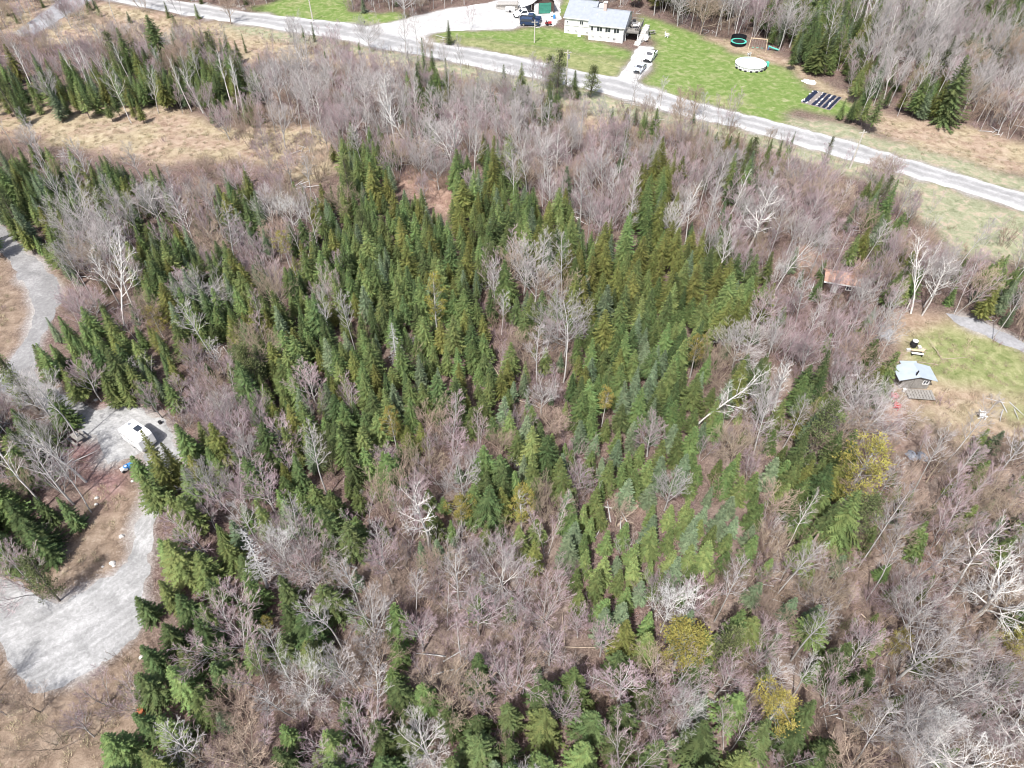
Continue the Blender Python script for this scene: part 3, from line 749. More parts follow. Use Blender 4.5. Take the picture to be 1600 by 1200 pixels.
for k, (px, py) in enumerate(((1419, 548), (1441, 549), (1436, 544))):
    o = thing('stone_block', ('pale stone block west of the burn barrel', 'tan stone block beside the plank benches', 'pale stone block just behind the burn barrel benches')[k], 'stone', at(px, py), k * .7)
    MB().box((0, 0, .15), (.55, .4, .3)).build('block', M['tanwood'] if k == 1 else M['stone'], o)

# cabin with the faded orange roof, mostly hidden by bare trees
cb = thing('cabin', 'low cabin with a faded orange roof half hidden by bare trees', 'cabin', Vector((47.4, 81.2, 0)), R(-16))
gable_block('cabin', cb, -2.2, 2.2, -1.3, 1.3, 1.9, 2.5, M['brownwall'], M['pinkroof'], over=.3)
window(cb, 1.1, -1.3, 1.2, .7, .6, -1, 2); MB().box((-.8, -1.34, .9), (.8, .07, 1.7)).build('door', M['white'], cb)
simple_chair('lawn_chair', 'white lawn chair in front of the orange roofed cabin', 'chair', at(1303, 447), R(160), M['white'], 1.2)
def irregular(px, py, name, label, cat, sx, sy, h, m, part='cover', seed=0, rz=0.0):
    """low draped heap with an uneven outline"""
    t = thing(name, label, cat, at(px, py), rz); b = MB(); rr = random.Random(seed); n, k = 16, 4
    wob = [1 + rr.uniform(-.2, .2) for _ in range(n)]
    for j in range(k):
        q = 1 - j / k
        for i in range(n):
            a = 2 * math.pi * i / n; s = q ** .7 * (wob[i] if j < 2 else 1)
            b.v.append((sx * s * math.cos(a), sy * s * math.sin(a), .02 + h * (j / k) ** .8 + (rr.uniform(-.06, .06) * h if j else 0)))
    b.v.append((0, 0, h)); top = len(b.v) - 1
    for j in range(k - 1):
        for i in range(n): b.f.append((j * n + i, j * n + (i + 1) % n, (j + 1) * n + (i + 1) % n, (j + 1) * n + i)); b.m.append(0)
    for i in range(n): b.f.append(((k - 1) * n + i, (k - 1) * n + (i + 1) % n, top)); b.m.append(0)
    b.build(part, m, t); return t
irregular(1423, 714, 'covered_heap', 'grey tarp over a low heap, western half of the pair in brown brush', 'tarp', .75, .95, .8, M['greytarp'], seed=3)
irregular(1439, 716, 'covered_heap', 'grey tarp over a low heap, eastern half of the pair in brown brush', 'tarp', .75, .85, .75, M['greytarp'], seed=5)
irregular(1265, 128, 'plastic_sheet', 'crumpled white plastic sheet lying on the lawn above the garden', 'sheet', 1.75, 1.25, .22, M['plastic_white'], 'sheet', seed=9, rz=-.5)
for k, (px, py, rz, m) in enumerate(((1319, 564, .5, 'white'), (1306, 573, -.3, 'stone'), (1333, 587, .1, 'white'))):
    o = thing('board', ('white board leaning on the scrap under the bare trees', 'grey white board beside the scrap heap', 'narrow pale board on the ground below the scrap')[k], 'board', at(px, py), rz)
    MB().box((0, 0, .3 if k < 2 else .08), (1.3, .08 if k < 2 else .35, .9 if k < 2 else .06), M=Matrix.Rotation(R(-55 if k < 2 else 0), 3, 'X')).build('sheet', M[m], o)
irregular(1318, 572, 'scrap_heap', 'dark heap of scrap under the bare trees beside the shed lawn', 'heap', 1.3, .8, .5, M['brownwall'], 'debris', seed=14)
for k in range(4):
    o = thing('log', ('longest brown log in the stack by the golden pine', 'second brown log in the stack by the golden pine', 'thin brown log in front of the stack by the golden pine', 'short brown log on top of the stack by the golden pine')[k], 'log', at(1346 + k, 676 + k * 3.2 if k < 3 else 680, .18 if k < 3 else .5), R(-4 + k * 2), 'logs stacked by the golden pine')
    L = (3.4, 3.0, 2.2, 1.8)[k]
    MB().tube([(-L / 2, 0, 0), (0, .05, .02), (L / 2, 0, 0)], [.19, .18, .16], 9).build('stem', M['logbark'], o)
    MB().tube([(L / 2 + .003, 0, 0), (L / 2 + .02, 0, 0)], .14, 9).build('sawn_end', M['tanwood'], o)
t = thing('tyre', 'old black tyre leaning at the end of the log stack', 'tyre', at(1371, 682))
b = MB()
for k in range(20):
    a = 2 * math.pi * k / 20; a2 = 2 * math.pi * (k + 1) / 20
    for j in range(8):
        c, c2 = 2 * math.pi * j / 8, 2 * math.pi * (j + 1) / 8
        q = lambda A, C: ((.3 + .1 * math.cos(C)) * math.cos(A), .09 * math.sin(C), .41 + (.3 + .1 * math.cos(C)) * math.sin(A))
        b.quad(q(a, c), q(a2, c), q(a2, c2), q(a, c2))
b.build('tread', M['black'], t)

# swing set, trampoline, slide, pool, garden
def swing_set():
    a, b2 = at(1172, 77), at(1193, 79); ctr = (a + b2) / 2; ang = math.atan2(b2.y - a.y, b2.x - a.x)
    t = thing('swing_set', 'bare timber swing set with two A frames beside the trampoline', 'swing', ctr, ang)
    MB().bar((-1.9, 0, 2.5), (1.9, 0, 2.5), .14).build('beam', M['tanwood'], t)
    for s in (-1, 1):
        for sy in (-1, 1): MB().bar((s * 1.8, 0, 2.45), (s * 2.0, sy * .95, 0), .11).build('leg', M['tanwood'], t)
    for x in (-1.0, 0, 1.0):
        c = MB(); c.bar((x - .22, 0, 2.45), (x - .22, .05, .5), .02); c.bar((x + .22, 0, 2.45), (x + .22, .05, .5), .02)
        so = MB().box((x, .05, .5), (.5, .2, .04)).build('seat', M['teal'], t); c.build('chain', M['metal'], so)
swing_set()
t = thing('trampoline', 'round trampoline with a green pad and black net behind', 'trampoline', at(1153, 70))
n = 28
MB().tube([(0, 0, .78), (0, 0, .8)], 1.45, n).build('mat', M['black'], t)
p = MB(); p.disc((0, 0, .86), 1.42, 1.85, n); p.disc((0, 0, .80), 1.42, 1.85, n); p.build('pad', M['teal'], t)
for k in range(6):
    a = 2 * math.pi * k / 6 + .3; MB().tube([(1.75 * math.cos(a), 1.75 * math.sin(a), 0), (1.75 * math.cos(a), 1.75 * math.sin(a), .79)], .035, 6).build('leg', M['metal'], t)
p = MB()
for k in range(n):
    a, a2 = 2 * math.pi * k / n, 2 * math.pi * (k + 1) / n
    p.quad((1.8 * math.cos(a), 1.8 * math.sin(a), .25), (1.8 * math.cos(a2), 1.8 * math.sin(a2), .25), (1.8 * math.cos(a2), 1.8 * math.sin(a2), .78), (1.8 * math.cos(a), 1.8 * math.sin(a), .78))
p.build('skirt', M['netting'], t)
p = MB()
for k in range(n):
    a, a2 = 2 * math.pi * k / n, 2 * math.pi * (k + 1) / n
    if .05 < a / math.pi < .95: p.quad((1.85 * math.cos(a), 1.85 * math.sin(a), .87), (1.85 * math.cos(a2), 1.85 * math.sin(a2), .87), (1.85 * math.cos(a2), 1.85 * math.sin(a2), 1.9), (1.85 * math.cos(a), 1.85 * math.sin(a), 1.9))
p.build('net', M['netting'], t)
t = thing('slide', 'teal plastic play slide lying beside the swing set', 'slide', at(1208, 78), R(-18))
b = MB(); prev = None
for k in range(9):
    x = -1.2 + k * .3; z = .55 * (1 - k / 8) ** 1.5 + .08; row = [(x, -.32, z + .16), (x, -.24, z), (x, .24, z), (x, .32, z + .16)]
    if prev:
        for i in range(3): b.quad(prev[i], row[i], row[i + 1], prev[i + 1])
    prev = row
b.build('chute', M['teal'], t); MB().box((-1.15, 0, .3), (.12, .55, .6)).build('support', M['blue'], t)
pool = thing('swimming_pool', 'round above-ground pool with a white rim and pale water', 'pool', at(1172, 103.5))
p = MB(); rr_ = 3.3
for k in range(40):
    a, a2 = 2 * math.pi * k / 40, 2 * math.pi * (k + 1) / 40
    c = lambda r, A, z: (r * math.cos(A), r * math.sin(A), z)
    p.quad(c(rr_, a, 0), c(rr_, a2, 0), c(rr_, a2, .75), c(rr_, a, .75)); p.quad(c(rr_ - .06, a2, .2), c(rr_ - .06, a, .2), c(rr_ - .06, a, .75), c(rr_ - .06, a2, .75))
p.build('wall', M['white'], pool)
p = MB(); p.disc((0, 0, .77), rr_ - .16, rr_ + .12, 40); p.disc((0, 0, .755), rr_ - .16, rr_ + .12, 40); p.build('rim', M['white'], pool)
MB().disc((0, 0, .66), 0, rr_ - .07, 40).build('water', M['poolwater'], pool)
for k in range(18):
    a = 2 * math.pi * (k + .5) / 18
    MB().box(((rr_ + .06) * math.cos(a), (rr_ + .06) * math.sin(a), .36), (.08, .1, .7), rz=a).build('upright', M['metal'], pool)
for k in range(9):
    a = 2 * math.pi * (k + .5) / 18 + math.pi + .17
    MB().box(((rr_ + .24) * math.cos(a), (rr_ + .24) * math.sin(a), .14), (.3, .5, .26), rz=a).build('ballast', M['black'], pool)
MB().box((rr_ + .5, .1, .45), (.55, .7, .9)).build('ladder', M['teal'], pool)
simple_chair('garden_chair', 'white garden chair directly behind the round pool', 'chair', at(1170, 87), R(190), M['white'], 1.0)
simple_chair('garden_chair', 'grey garden chair on the gravel by the stone steps', 'chair', at(1013, 60), R(30), M['metal'], 1.1)
def picnic(px, py, rz, label, m):
    t = thing('picnic_table', label, 'picnic table', at(px, py), rz)
    for k in range(5): MB().box((0, -.32 + k * .16, .74), (1.75, .145, .04)).build('plank', m, t)
    for s in (-1, 1):
        MB().box((0, s * .72, .44), (1.75, .26, .04)).build('bench_seat', m, t)
        l = MB(); l.bar((s * .6, -.75, 0), (s * .6, -.2, .72), .09); l.bar((s * .6, .75, 0), (s * .6, .2, .72), .09); l.bar((s * .6, -.8, .4), (s * .6, .8, .4), .09)
        l.build('leg_frame', m, t)
    return t
picnic(1018, 53, .3, 'grey picnic table on the grass near the deck steps', M['wood'])
picnic(124, 688, R(-35), 'weathered picnic table at the edge of the gravel near the camper', M['wood'])
pw = thing('water_jug', 'white plastic jug standing on the weathered picnic table', 'jug', at(124, 686, .762)); MB().tube([(0, 0, 0), (0, 0, .2), (0, 0, .3)], [.13, .13, .05], 12).build('body', M['white'], pw)
simple_chair('garden_chair', 'white garden chair out on the lawn near the picnic table', 'chair', at(1042, 58), R(60), M['white'], 1.2)
gd_ = thing('garden_plot', 'rectangular garden plot under dark blue plastic strips and pale weights', 'garden', (at(1256, 160) + at(1312, 153)) / 2, math.atan2(138.89 - 142.42, 64.78 - 60.1))
b = MB(); b.box((0, 0, .03), (6.1, 7.4, .06)); b.build('bed', M['soil'], gd_)
rr = random.Random(4)
for k in range(5):
    x = -2.5 + (0, 1.9, 2.95, 4.0, 5.0)[k]; wd = (1.1, .72, .72, .72, .6)[k]
    p = MB(); prev = None
    for j in range(22):
        y = -3.5 + j * .333; row = [(x - wd / 2 + rr.uniform(-.05, .05), y, .07), (x + rr.uniform(-.1, .1), y, .16 + rr.uniform(-.03, .05)), (x + wd / 2 + rr.uniform(-.05, .05), y, .07)]
        if prev:
            for i in range(2): p.quad(prev[i], prev[i + 1], row[i + 1], row[i])
        prev = row
    p.build('plastic_strip', M['tarpblue'], gd_)
for k in range(26):
    x = (-3.0, -1.9, -.95, .0, 1.0, 2.0)[k % 6] + rr.uniform(-.1, .1); y = rr.uniform(-3.4, 3.4)
    MB().box((x, y, .14), (rr.uniform(.18, .32), rr.uniform(.25, .8), .12), rz=rr.uniform(-.3, .3)).build('weight', M['stone'] if k % 3 else M['white'], gd_)

# ------------------------------------------------------------------ vehicles
def vehicle(name, label, cat, front, rear, kind, paint, z=0.0, group=None):
    f, r_ = at(*front), at(*rear); d = (f - r_); ang = math.atan2(d.y, d.x)
    t = thing(name, label, cat, (f + r_) / 2 + Vector((0, 0, z)), ang, group)
    L, Wd = (5.2, 1.9) if kind != 'sedan' else (4.4, 1.75)
    if kind == 'sedan': prof = [(-2.2, .3), (2.15, .3), (2.2, .6), (1.9, .82), (.95, .92), (.35, 1.36), (-1.0, 1.4), (-1.75, 1.0), (-2.15, .95)]; cab = (.95, .35, -1.0, -1.75, .92, 1.36, 1.4, 1.0)
    elif kind == 'suv': prof = [(-2.4, .38), (2.4, .38), (2.45, .8), (2.3, 1.02), (1.2, 1.12), (.5, 1.72), (-2.1, 1.75), (-2.4, 1.1)]; cab = (1.2, .5, -2.1, -2.38, 1.12, 1.72, 1.75, 1.15)
    else: prof = [(-2.6, .42), (2.6, .42), (2.65, .85), (2.5, 1.08), (1.25, 1.15), (.65, 1.78), (-.55, 1.8), (-.75, 1.12), (-2.6, 1.12)]; cab = (1.25, .65, -.55, -.72, 1.15, 1.78, 1.8, 1.2)
    b = MB(); n = len(prof); rows = []
    for y, s in ((-Wd / 2, .965), (-Wd / 2 + .1, 1), (Wd / 2 - .1, 1), (Wd / 2, .965)):
        rows.append(len(b.v))
        for x, zz in prof:
            yy = y * (1 if zz < 1.2 else .86)
            b.v.append((x * s, yy, .3 + (zz - .3) * s if zz > .5 else zz))
    for a in range(3):
        for k in range(n):
            l = (k + 1) % n; b.f.append((rows[a] + k, rows[a] + l, rows[a + 1] + l, rows[a + 1] + k)); b.m.append(0)
    b.f.append(tuple(rows[0] + k for k in reversed(range(n)))); b.m.append(0); b.f.append(tuple(rows[3] + k for k in range(n))); b.m.append(0)
    b.build('body', paint, t)
    xa, xb, xc, xd, za, zb, zc, zd = cab
    def gl(pts, nm):
        q = MB(); q.quad(*pts); q.build(nm, M['glass'], t)
    e = .02; hw = Wd * .86 / 2 - .14
    def lerp(p, q, k): return p + (q - p) * k
    gl([(lerp(xa, xb, .1) + e, -hw - .06, lerp(za, zb, .1) + e), (lerp(xa, xb, .1) + e, hw + .06, lerp(za, zb, .1) + e), (lerp(xa, xb, .88) + e, hw, lerp(za, zb, .88) + e), (lerp(xa, xb, .88) + e, -hw, lerp(za, zb, .88) + e)], 'windscreen')
    gl([(lerp(xd, xc, .15) - e, hw, lerp(zd, zc, .15) + e), (lerp(xd, xc, .15) - e, -hw, lerp(zd, zc, .15) + e), (lerp(xd, xc, .88) - e, -hw, lerp(zd, zc, .88) + e), (lerp(xd, xc, .88) - e, hw, lerp(zd, zc, .88) + e)], 'rear_window')
    for s in (-1, 1):
        y0, y1 = s * (Wd / 2 * .965), s * (Wd * .86 / 2 * 1.0)
        pts = [(xa - .12, s * (Wd / 2 + .004), za - .02), (xb - .06, s * (Wd * .43 + .022), zb - .1), (xc + .1, s * (Wd * .43 + .022), zc - .12), (xd + .12, s * (Wd / 2 + .004), zd - .02)]
        gl(pts if s < 0 else pts[::-1], 'side_window')
        for x in (1.55, -1.5) if kind != 'sedan' else (1.35, -1.35):
            wr = .36 if kind != 'sedan' else .31
            wo = MB().tube([(x, s * (Wd / 2 - .2), wr), (x, s * (Wd / 2 + .03), wr)], wr, 16).build('wheel', M['black'], t)
            MB().tube([(x, s * (Wd / 2 + .031), wr), (x, s * (Wd / 2 + .04), wr)], wr * .6, 12).build('rim', M['metal'], wo)
        MB().box((prof[2][0] - .02, s * (Wd / 2 - .3), .72), (.1, .36, .16)).build('headlight', M['plastic_white'], t)
        MB().box((xa - .25, s * (Wd / 2 + .1), za + .1), (.14, .18, .14)).build('mirror', M['black'], t)
    MB().box((prof[2][0] + .01, 0, .48), (.1, Wd * .92, .2)).build('bumper', M['black'], t)
    MB().box((-prof[1][0] - .02, 0, .5), (.1, Wd * .92, .2)).build('bumper', M['black'], t)
    MB().box((prof[2][0] + .005, 0, .72), (.07, Wd * .5, .2)).build('grille', M['black'], t)
    if kind == 'pickup': MB().box((-1.68, 0, 1.135), (1.75, Wd * .8, .03)).build('bed_cover', M['black'], t)
    return t
vehicle('pickup_truck', 'white pickup truck with a dark bed cover parked on the house drive', 'pickup', (1009, 100), (1022, 84), 'pickup', M['carwhite'], .02)
vehicle('parked_car', 'small pale blue sedan parked nearest the road on the house drive', 'car', (995, 116), (1004, 105), 'sedan', M['carsilver'], .02)
vehicle('parked_car', 'dark navy sport utility vehicle parked at the edge of the gravel yard', 'car', (838, 40), (818, 39), 'suv', M['navy'], .02)
vehicle('pickup_truck', 'dark blue pickup parked behind the navy car in the gravel yard', 'pickup', (839, 34), (819, 33), 'pickup', M['navy'], .02)
vehicle('pickup_truck', 'white pickup parked in front of the lean-to in the gravel yard', 'pickup', (808, 27), (830, 25), 'pickup', M['carwhite'], .02)
lm = thing('lawn_tractor', 'red lawn tractor parked beside the white house wall', 'mower', at(857, 39), R(15))
MB().box((.35, 0, .55), (.75, .5, .4)).build('hood', M['red'], lm); MB().box((-.35, 0, .45), (.7, .6, .3)).build('rear_body', M['red'], lm); MB().box((-.35, 0, .68), (.4, .42, .1)).build('seat', M['black'], lm); MB().box((-.58, 0, .88), (.08, .4, .4)).build('seat_back', M['black'], lm)
MB().bar((.05, 0, .7), (-.1, 0, 1.0), .05).build('steering_column', M['black'], lm)
for s in (-1, 1):
    MB().tube([(-.45, s * .35, .3), (-.45, s * .55, .3)], .3, 14).build('wheel', M['black'], lm); MB().tube([(.55, s * .3, .2), (.55, s * .42, .2)], .2, 12).build('wheel', M['black'], lm)
br = thing('barrel', 'blue plastic barrel at the corner of the brown garage', 'barrel', at(866, 29)); MB().tube([(0, 0, 0), (0, 0, .1), (0, 0, .45), (0, 0, .8), (0, 0, .9)], [.27, .3, .32, .3, .26], 16).build('drum', M['blue'], br); MB().disc((0, 0, .905), 0, .24, 16).build('lid', M['blue'], br)
uc = thing('utility_cart', 'white utility box standing by the blue barrel at the garage corner', 'box', at(862, 26), .3); MB().box((0, 0, .55), (.6, .5, .9)).build('box', M['white'], uc); MB().box((0, 0, 1.03), (.64, .54, .05)).build('lid', M['white'], uc)
for s in (-1, 1): MB().tube([(s * .2, -.3, .12), (s * .2, -.24, .12)], .12, 10).build('wheel', M['black'], uc)
cr = thing('cooler', 'pale green cooler on the lawn in front of the white house', 'cooler', at(905, 57), R(-17)); MB().box((0, 0, .2), (.75, .45, .4)).build('box', M['white'], cr); MB().box((0, 0, .43), (.79, .49, .06)).build('lid', M['bluegrey'], cr)
# lumber stacked beside the lean-to
for lv in range(3):
    lo = thing('lumber_stack', ('lowest', 'middle', 'topmost')[lv] + ' layer of long pale boards stacked beside the gravel yard', 'lumber', at(793, 13, .0) + Vector((0, .2 * lv, .02 + lv * .42)), R(-3 + lv), 'lumber stacked by the gravel yard')
    for k in range(6): MB().box((rnd.uniform(-.2, .2), -.8 + k * .31, .27), (5.4, .28, .22)).build('board', M['wood'] if (k + lv) % 2 else M['stone'], lo)
    for x in (-1.8, 1.8): MB().box((x, 0, .08), (.14, 1.7, .14)).build('bearer', M['tanwood'], lo)
wb = thing('trailer_box', 'low white box trailer in front of the stacked lumber', 'trailer', at(797, 18), R(-4)); MB().box((0, 0, .6), (2.4, 1.3, .75)).build('box', M['white'], wb)
for s in (-1, 1): MB().tube([(0, s * .68, .28), (0, s * .8, .28)], .28, 12).build('wheel', M['black'], wb)
MB().bar((1.2, 0, .4), (2.0, 0, .4), .08).build('drawbar', M['metal'], wb)
mb_ = thing('mailbox', 'dark mailbox on a wooden post at the yard entrance', 'mailbox', at(571, 42)); MB().box((0, 0, .55), (.12, .12, 1.1)).build('post', M['wood'], mb_); MB().tube([(-.05, -.3, 1.22), (-.05, .3, 1.22)], .16, 10).build('box', M['black'], mb_)
for k, (px, py) in enumerate(((366, 9), (373, 11), (380, 11), (381, 15))):
    irregular(px, py, 'boulder', ('westernmost', 'second', 'third', 'nearest')[k] + ' dark boulder in the row at the far road corner', 'boulder', .65, .55, .6, M['soil'], 'stone', seed=30 + k)

# camper on the gravel
cc = (Vector((-45.29, 52.38, 0)) + Vector((-44.27, 53.94, 0)) + Vector((-41.35, 52.0, 0)) + Vector((-42.0, 50.21, 0))) / 4
ca = math.atan2(52.0 - 53.94, -41.35 + 44.27)
cp = thing('camper', 'white camper trailer with a dark roof panel on the gravel clearing', 'camper', cc + Vector((.0, .05, .012)), ca)
L, Wd, z0, z1 = 3.75, 1.95, .42, 2.4
prof = [(-L / 2, z0), (L / 2 - .2, z0), (L / 2, z0 + .5), (L / 2 - .1, z1 - .3), (L / 2 - .35, z1), (-L / 2 + .25, z1), (-L / 2, z1 - .25)]
b = MB(); n = len(prof); rows = []
for y, s in ((-Wd / 2, .97), (-Wd / 2 + .07, 1), (Wd / 2 - .07, 1), (Wd / 2, .97)):
    rows.append(len(b.v)); b.v += [(x * s, y, 1.5 + (z - 1.5) * s) for x, z in prof]
for a in range(3):
    for k in range(n): b.f.append((rows[a] + k, rows[a] + (k + 1) % n, rows[a + 1] + (k + 1) % n, rows[a + 1] + k)); b.m.append(0)
b.f.append(tuple(rows[0] + k for k in reversed(range(n)))); b.m.append(0); b.f.append(tuple(rows[3] + k for k in range(n))); b.m.append(0)
b.build('body', M['white'], cp)
MB().box((.15, .35, z1 + .03), (.85, .7, .06)).build('roof_panel', M['glass'], cp); MB().box((-1.2, .2, z1 + .06), (.32, .32, .12)).build('roof_vent', M['metal'], cp)
window(cp, -1.2, -Wd / 2 - .003, 1.75, .7, .45, -1, 1); window(cp, .35, -Wd / 2 - .003, 1.75, 1.0, .45, -1, 2); pass
MB().box((1.35, -Wd / 2 - .02, 1.4), (.62, .05, 1.6)).build('door', M['plastic_white'], cp)
for s in (-1, 1):
    wo = MB().tube([(-.2, s * (Wd / 2 - .25), .33), (-.2, s * (Wd / 2 - .03), .33)], .33, 14).build('wheel', M['black'], cp); MB().tube([(-.2, s * (Wd / 2 - .029), .33), (-.2, s * (Wd / 2 - .02), .33)], .18, 10).build('rim', M['metal'], wo)
MB().box((0, -Wd / 2 - .01, .75), (3.1, .03, .12)).build('stripe', M['metal'], cp)
MB().bar((L / 2 - .1, 0, .45), (L / 2 + 1.0, 0, .45), .1).build('drawbar', M['black'], cp); MB().tube([(L / 2 + .4, 0, .5), (L / 2 + .4, 0, .95)], .15, 10).build('gas_bottle', M['white'], cp)
rt = thing('ride_on_toy', 'blue and white ride-on toy at the edge of the gravel', 'toy', at(200, 733), R(40))
MB().box((-.35, 0, .3), (.7, .5, .35)).build('front_body', M['white'], rt); MB().box((.4, 0, .35), (.6, .5, .5)).build('rear_body', M['blue'], rt); MB().tube([(-.05, 0, .5), (-.05, 0, .6)], .27, 14).build('seat', M['blue'], rt); MB().tube([(-.05, 0, .601), (-.05, 0, .62)], .13, 12).build('seat_centre', M['white'], rt)
for s in (-1, 1):
    for x in (-.5, .45): MB().tube([(x, s * .26, .17), (x, s * .34, .17)], .17, 10).build('wheel', M['black'], rt)
bk = thing('bucket', 'small black bucket on the gravel behind the camper', 'bucket', at(251, 662)); MB().tube([(0, 0, 0), (0, 0, .4)], [.17, .22], 12).build('body', M['black'], bk)
rb = thing('barrel', 'rusty orange barrel at the wood edge below the gravel bend', 'barrel', at(224, 1116)); MB().tube([(0, 0, 0), (0, 0, .3), (0, 0, .33), (0, 0, .9)], [.3, .3, .32, .3], 16).build('drum', M['rust'], rb); MB().disc((0, 0, .88), 0, .28, 16).build('lid', M['rust'], rb)
for k, (a, b2, r0) in enumerate((((208, 625), (252, 613), .13), ((216, 624), (248, 616), .1), ((240, 627), (268, 637), .09), ((155, 607), (172, 616), .08), ((965, 822), (998, 790), .12), ((960, 806), (990, 818), .1), ((1205, 905), (1246, 880), .11))):
    p, q = at(*a), at(*b2); c = (p + q) / 2; L = (q - p).length
    o = thing('fallen_log', ('thick fallen log along the foot of the spruces behind the camper', 'thinner fallen log lying against the thick one behind the camper', 'pale fallen pole pointing towards the camper clearing',
              'short fallen pole at the foot of the spruces by the lane', 'fallen trunk pointing away in the small reddish clearing', 'fallen trunk lying across the small reddish clearing', 'fallen trunk on brown litter left of the broken snag')[k], 'log', Vector((c.x, c.y, gz(c.x, c.y) + r0 * .8)), math.atan2(q.y - p.y, q.x - p.x))
    lb = MB(); lb.tube([(-L / 2, 0, 0), (-L / 6, .08, .02), (L / 5, -.05, .03), (L / 2, 0, .02)], [r0, r0 * .95, r0 * .8, r0 * .55], 8); lb.build('stem', M['bark_brown'], o)
    bb = MB()
    for j in range(4): bb.bar((-L / 3 + j * L / 6, 0, 0), (-L / 3 + j * L / 6 + .2, (-1) ** j * .4, .3), .05)
    bb.build('branch_stub', M['bark_brown'], o)
for k, (px, py, s) in enumerate(((190, 838, .3), (176, 880, .35), (161, 886, .22), (178, 884, .2), (222, 1027, .3), (151, 778, .22), (150, 788, .2), (207, 752, .2), (94, 608, .3), (150, 625, .28))):
    irregular(px, py, 'rock', ('pale rock on the brown bank midway along the gravel bend', 'largest pale rock on the inner edge of the gravel bend', 'small pale rock left on the inner edge of the gravel bend', 'small rock touching the largest one on the gravel bend', 'pale rock at the wood edge right of the gravel bend',
              'upper small rock on the brown bank below the picnic table', 'lower small rock on the brown bank below the picnic table', 'pale rock below the ride-on toy', 'rock on the lane edge nearest the spruce row', 'rock on the bank between the lane and the camper')[k], 'rock', s, s * .8, s * .8, M['stone'], 'stone', seed=50 + k)

# utility poles and wires
poles = []
for k, (px, py, ty, lab) in enumerate(((489, 33, -12, 'pale utility pole on the lawn at the far road edge'), (835, 67, 31, 'pale utility pole on the grass in front of the navy car'),
                                       (884, 141, 78, 'utility pole beside the young pines at the near road edge'), (1328, 263, 203, 'leaning utility pole in the grass below the garden'))):
    h = height_to(px, py, ty); b = at(px, py)
    t = thing('utility_pole', lab, 'utility pole', b, 0 if k != 3 else .2, 'utility poles along the gravel road')
    MB().tube([(0, 0, -.1), (0, 0, h)], [.16, .11], 9).build('pole', M['polewood'], t)
    c = MB().box((0, .12, h - .55), (1.5, .1, .12)).build('crossarm', M['polewood'], t)
    for x in (-.6, 0, .6): MB().tube([(x, .12, h - .488), (x, .12, h - .36)], [.05, .03], 6).build('insulator', M['metal'], c)
    if k == 2: MB().tube([(.25, -.05, h - 1.7), (.25, -.05, h - .9)], .2, 10).build('transformer', M['metal'], t)
    poles.append(b + Vector((0, .12, h - .36)))
def wire(a, b, label, sag=.9):
    pts = []
    for k in range(15):
        t = k / 14; p = a.lerp(b, t); p.z -= sag * 4 * t * (1 - t); pts.append(p)
    o = MB().tube(pts, .009, 4).build('power_line', M['wood']); tag(o, label, 'wire', 'overhead lines along the road')
wire(poles[0], poles[2], 'overhead line from the far lawn pole to the pole by the pines')
wire(poles[2] + Vector((.3, 0, 0)), poles[3], 'overhead line from the pole by the pines to the leaning pole')
wire(poles[2] - Vector((.3, 0, .6)), poles[1], 'short overhead line crossing the road to the pole near the navy car')
wire(poles[3], G(1900, 380) + Vector((0, 0, 8)), 'overhead line running on past the leaning pole', .8)

# ------------------------------------------------------------------ tree builders (each returns trunk mesh, crown mesh for a tree of height 1..H at the origin)
def unit(v):
    l = math.sqrt(v[0] * v[0] + v[1] * v[1] + v[2] * v[2]) or 1e-9
    return (v[0] / l, v[1] / l, v[2] / l)
def limb(mb, pts, rads, n):
    """fast tapered tube through pts, closed to a point when the last radius is 0"""
    V, F = mb.v, mb.f; base = len(V); last = None
    for k in range(len(pts)):
        p = pts[k]; a = pts[max(k - 1, 0)]; c = pts[min(k + 1, len(pts) - 1)]
        d = unit((c[0] - a[0], c[1] - a[1], c[2] - a[2]))
        if abs(d[2]) > .93: s = unit((0, d[2], -d[1]))
        else: s = unit((d[1], -d[0], 0))
        t = (d[1] * s[2] - d[2] * s[1], d[2] * s[0] - d[0] * s[2], d[0] * s[1] - d[1] * s[0])
        r = rads[k]
        for j in range(n):
            an = 6.28318 * j / n; cs, sn = math.cos(an) * r, math.sin(an) * r
            V.append((p[0] + s[0] * cs + t[0] * sn, p[1] + s[1] * cs + t[1] * sn, p[2] + s[2] * cs + t[2] * sn))
    for k in range(len(pts) - 1):
        o = base + k * n
        for j in range(n):
            j2 = (j + 1) % n
            F.append((o + j, o + j2, o + n + j2, o + n + j))
def path(rr, p, d, L, nseg, wob, up):
    pts = [p]; s = L / nseg
    for k in range(nseg):
        d = unit((d[0] + rr.gauss(0, wob), d[1] + rr.gauss(0, wob), d[2] + rr.gauss(0, wob) + up))
        p = (p[0] + d[0] * s, p[1] + d[1] * s, p[2] + d[2] * s); pts.append(p)
    return pts
def along(pts, t):
    x = t * (len(pts) - 1); k = min(int(x), len(pts) - 2); f = x - k; a, b = pts[k], pts[k + 1]
    return tuple(a[i] + (b[i] - a[i]) * f for i in range(3)), unit(tuple(b[i] - a[i] for i in range(3)))
def side_dir(rr, d, ang, az):
    if abs(d[2]) > .95: s = (1, 0, 0)
    else: s = unit((d[1], -d[0], 0))
    t = (d[1] * s[2] - d[2] * s[1], d[2] * s[0] - d[0] * s[2], d[0] * s[1] - d[1] * s[0])
    ca, sa = math.cos(ang), math.sin(ang); c, q = math.cos(az), math.sin(az)
    return unit(tuple(d[i] * ca + (s[i] * c + t[i] * q) * sa for i in range(3)))

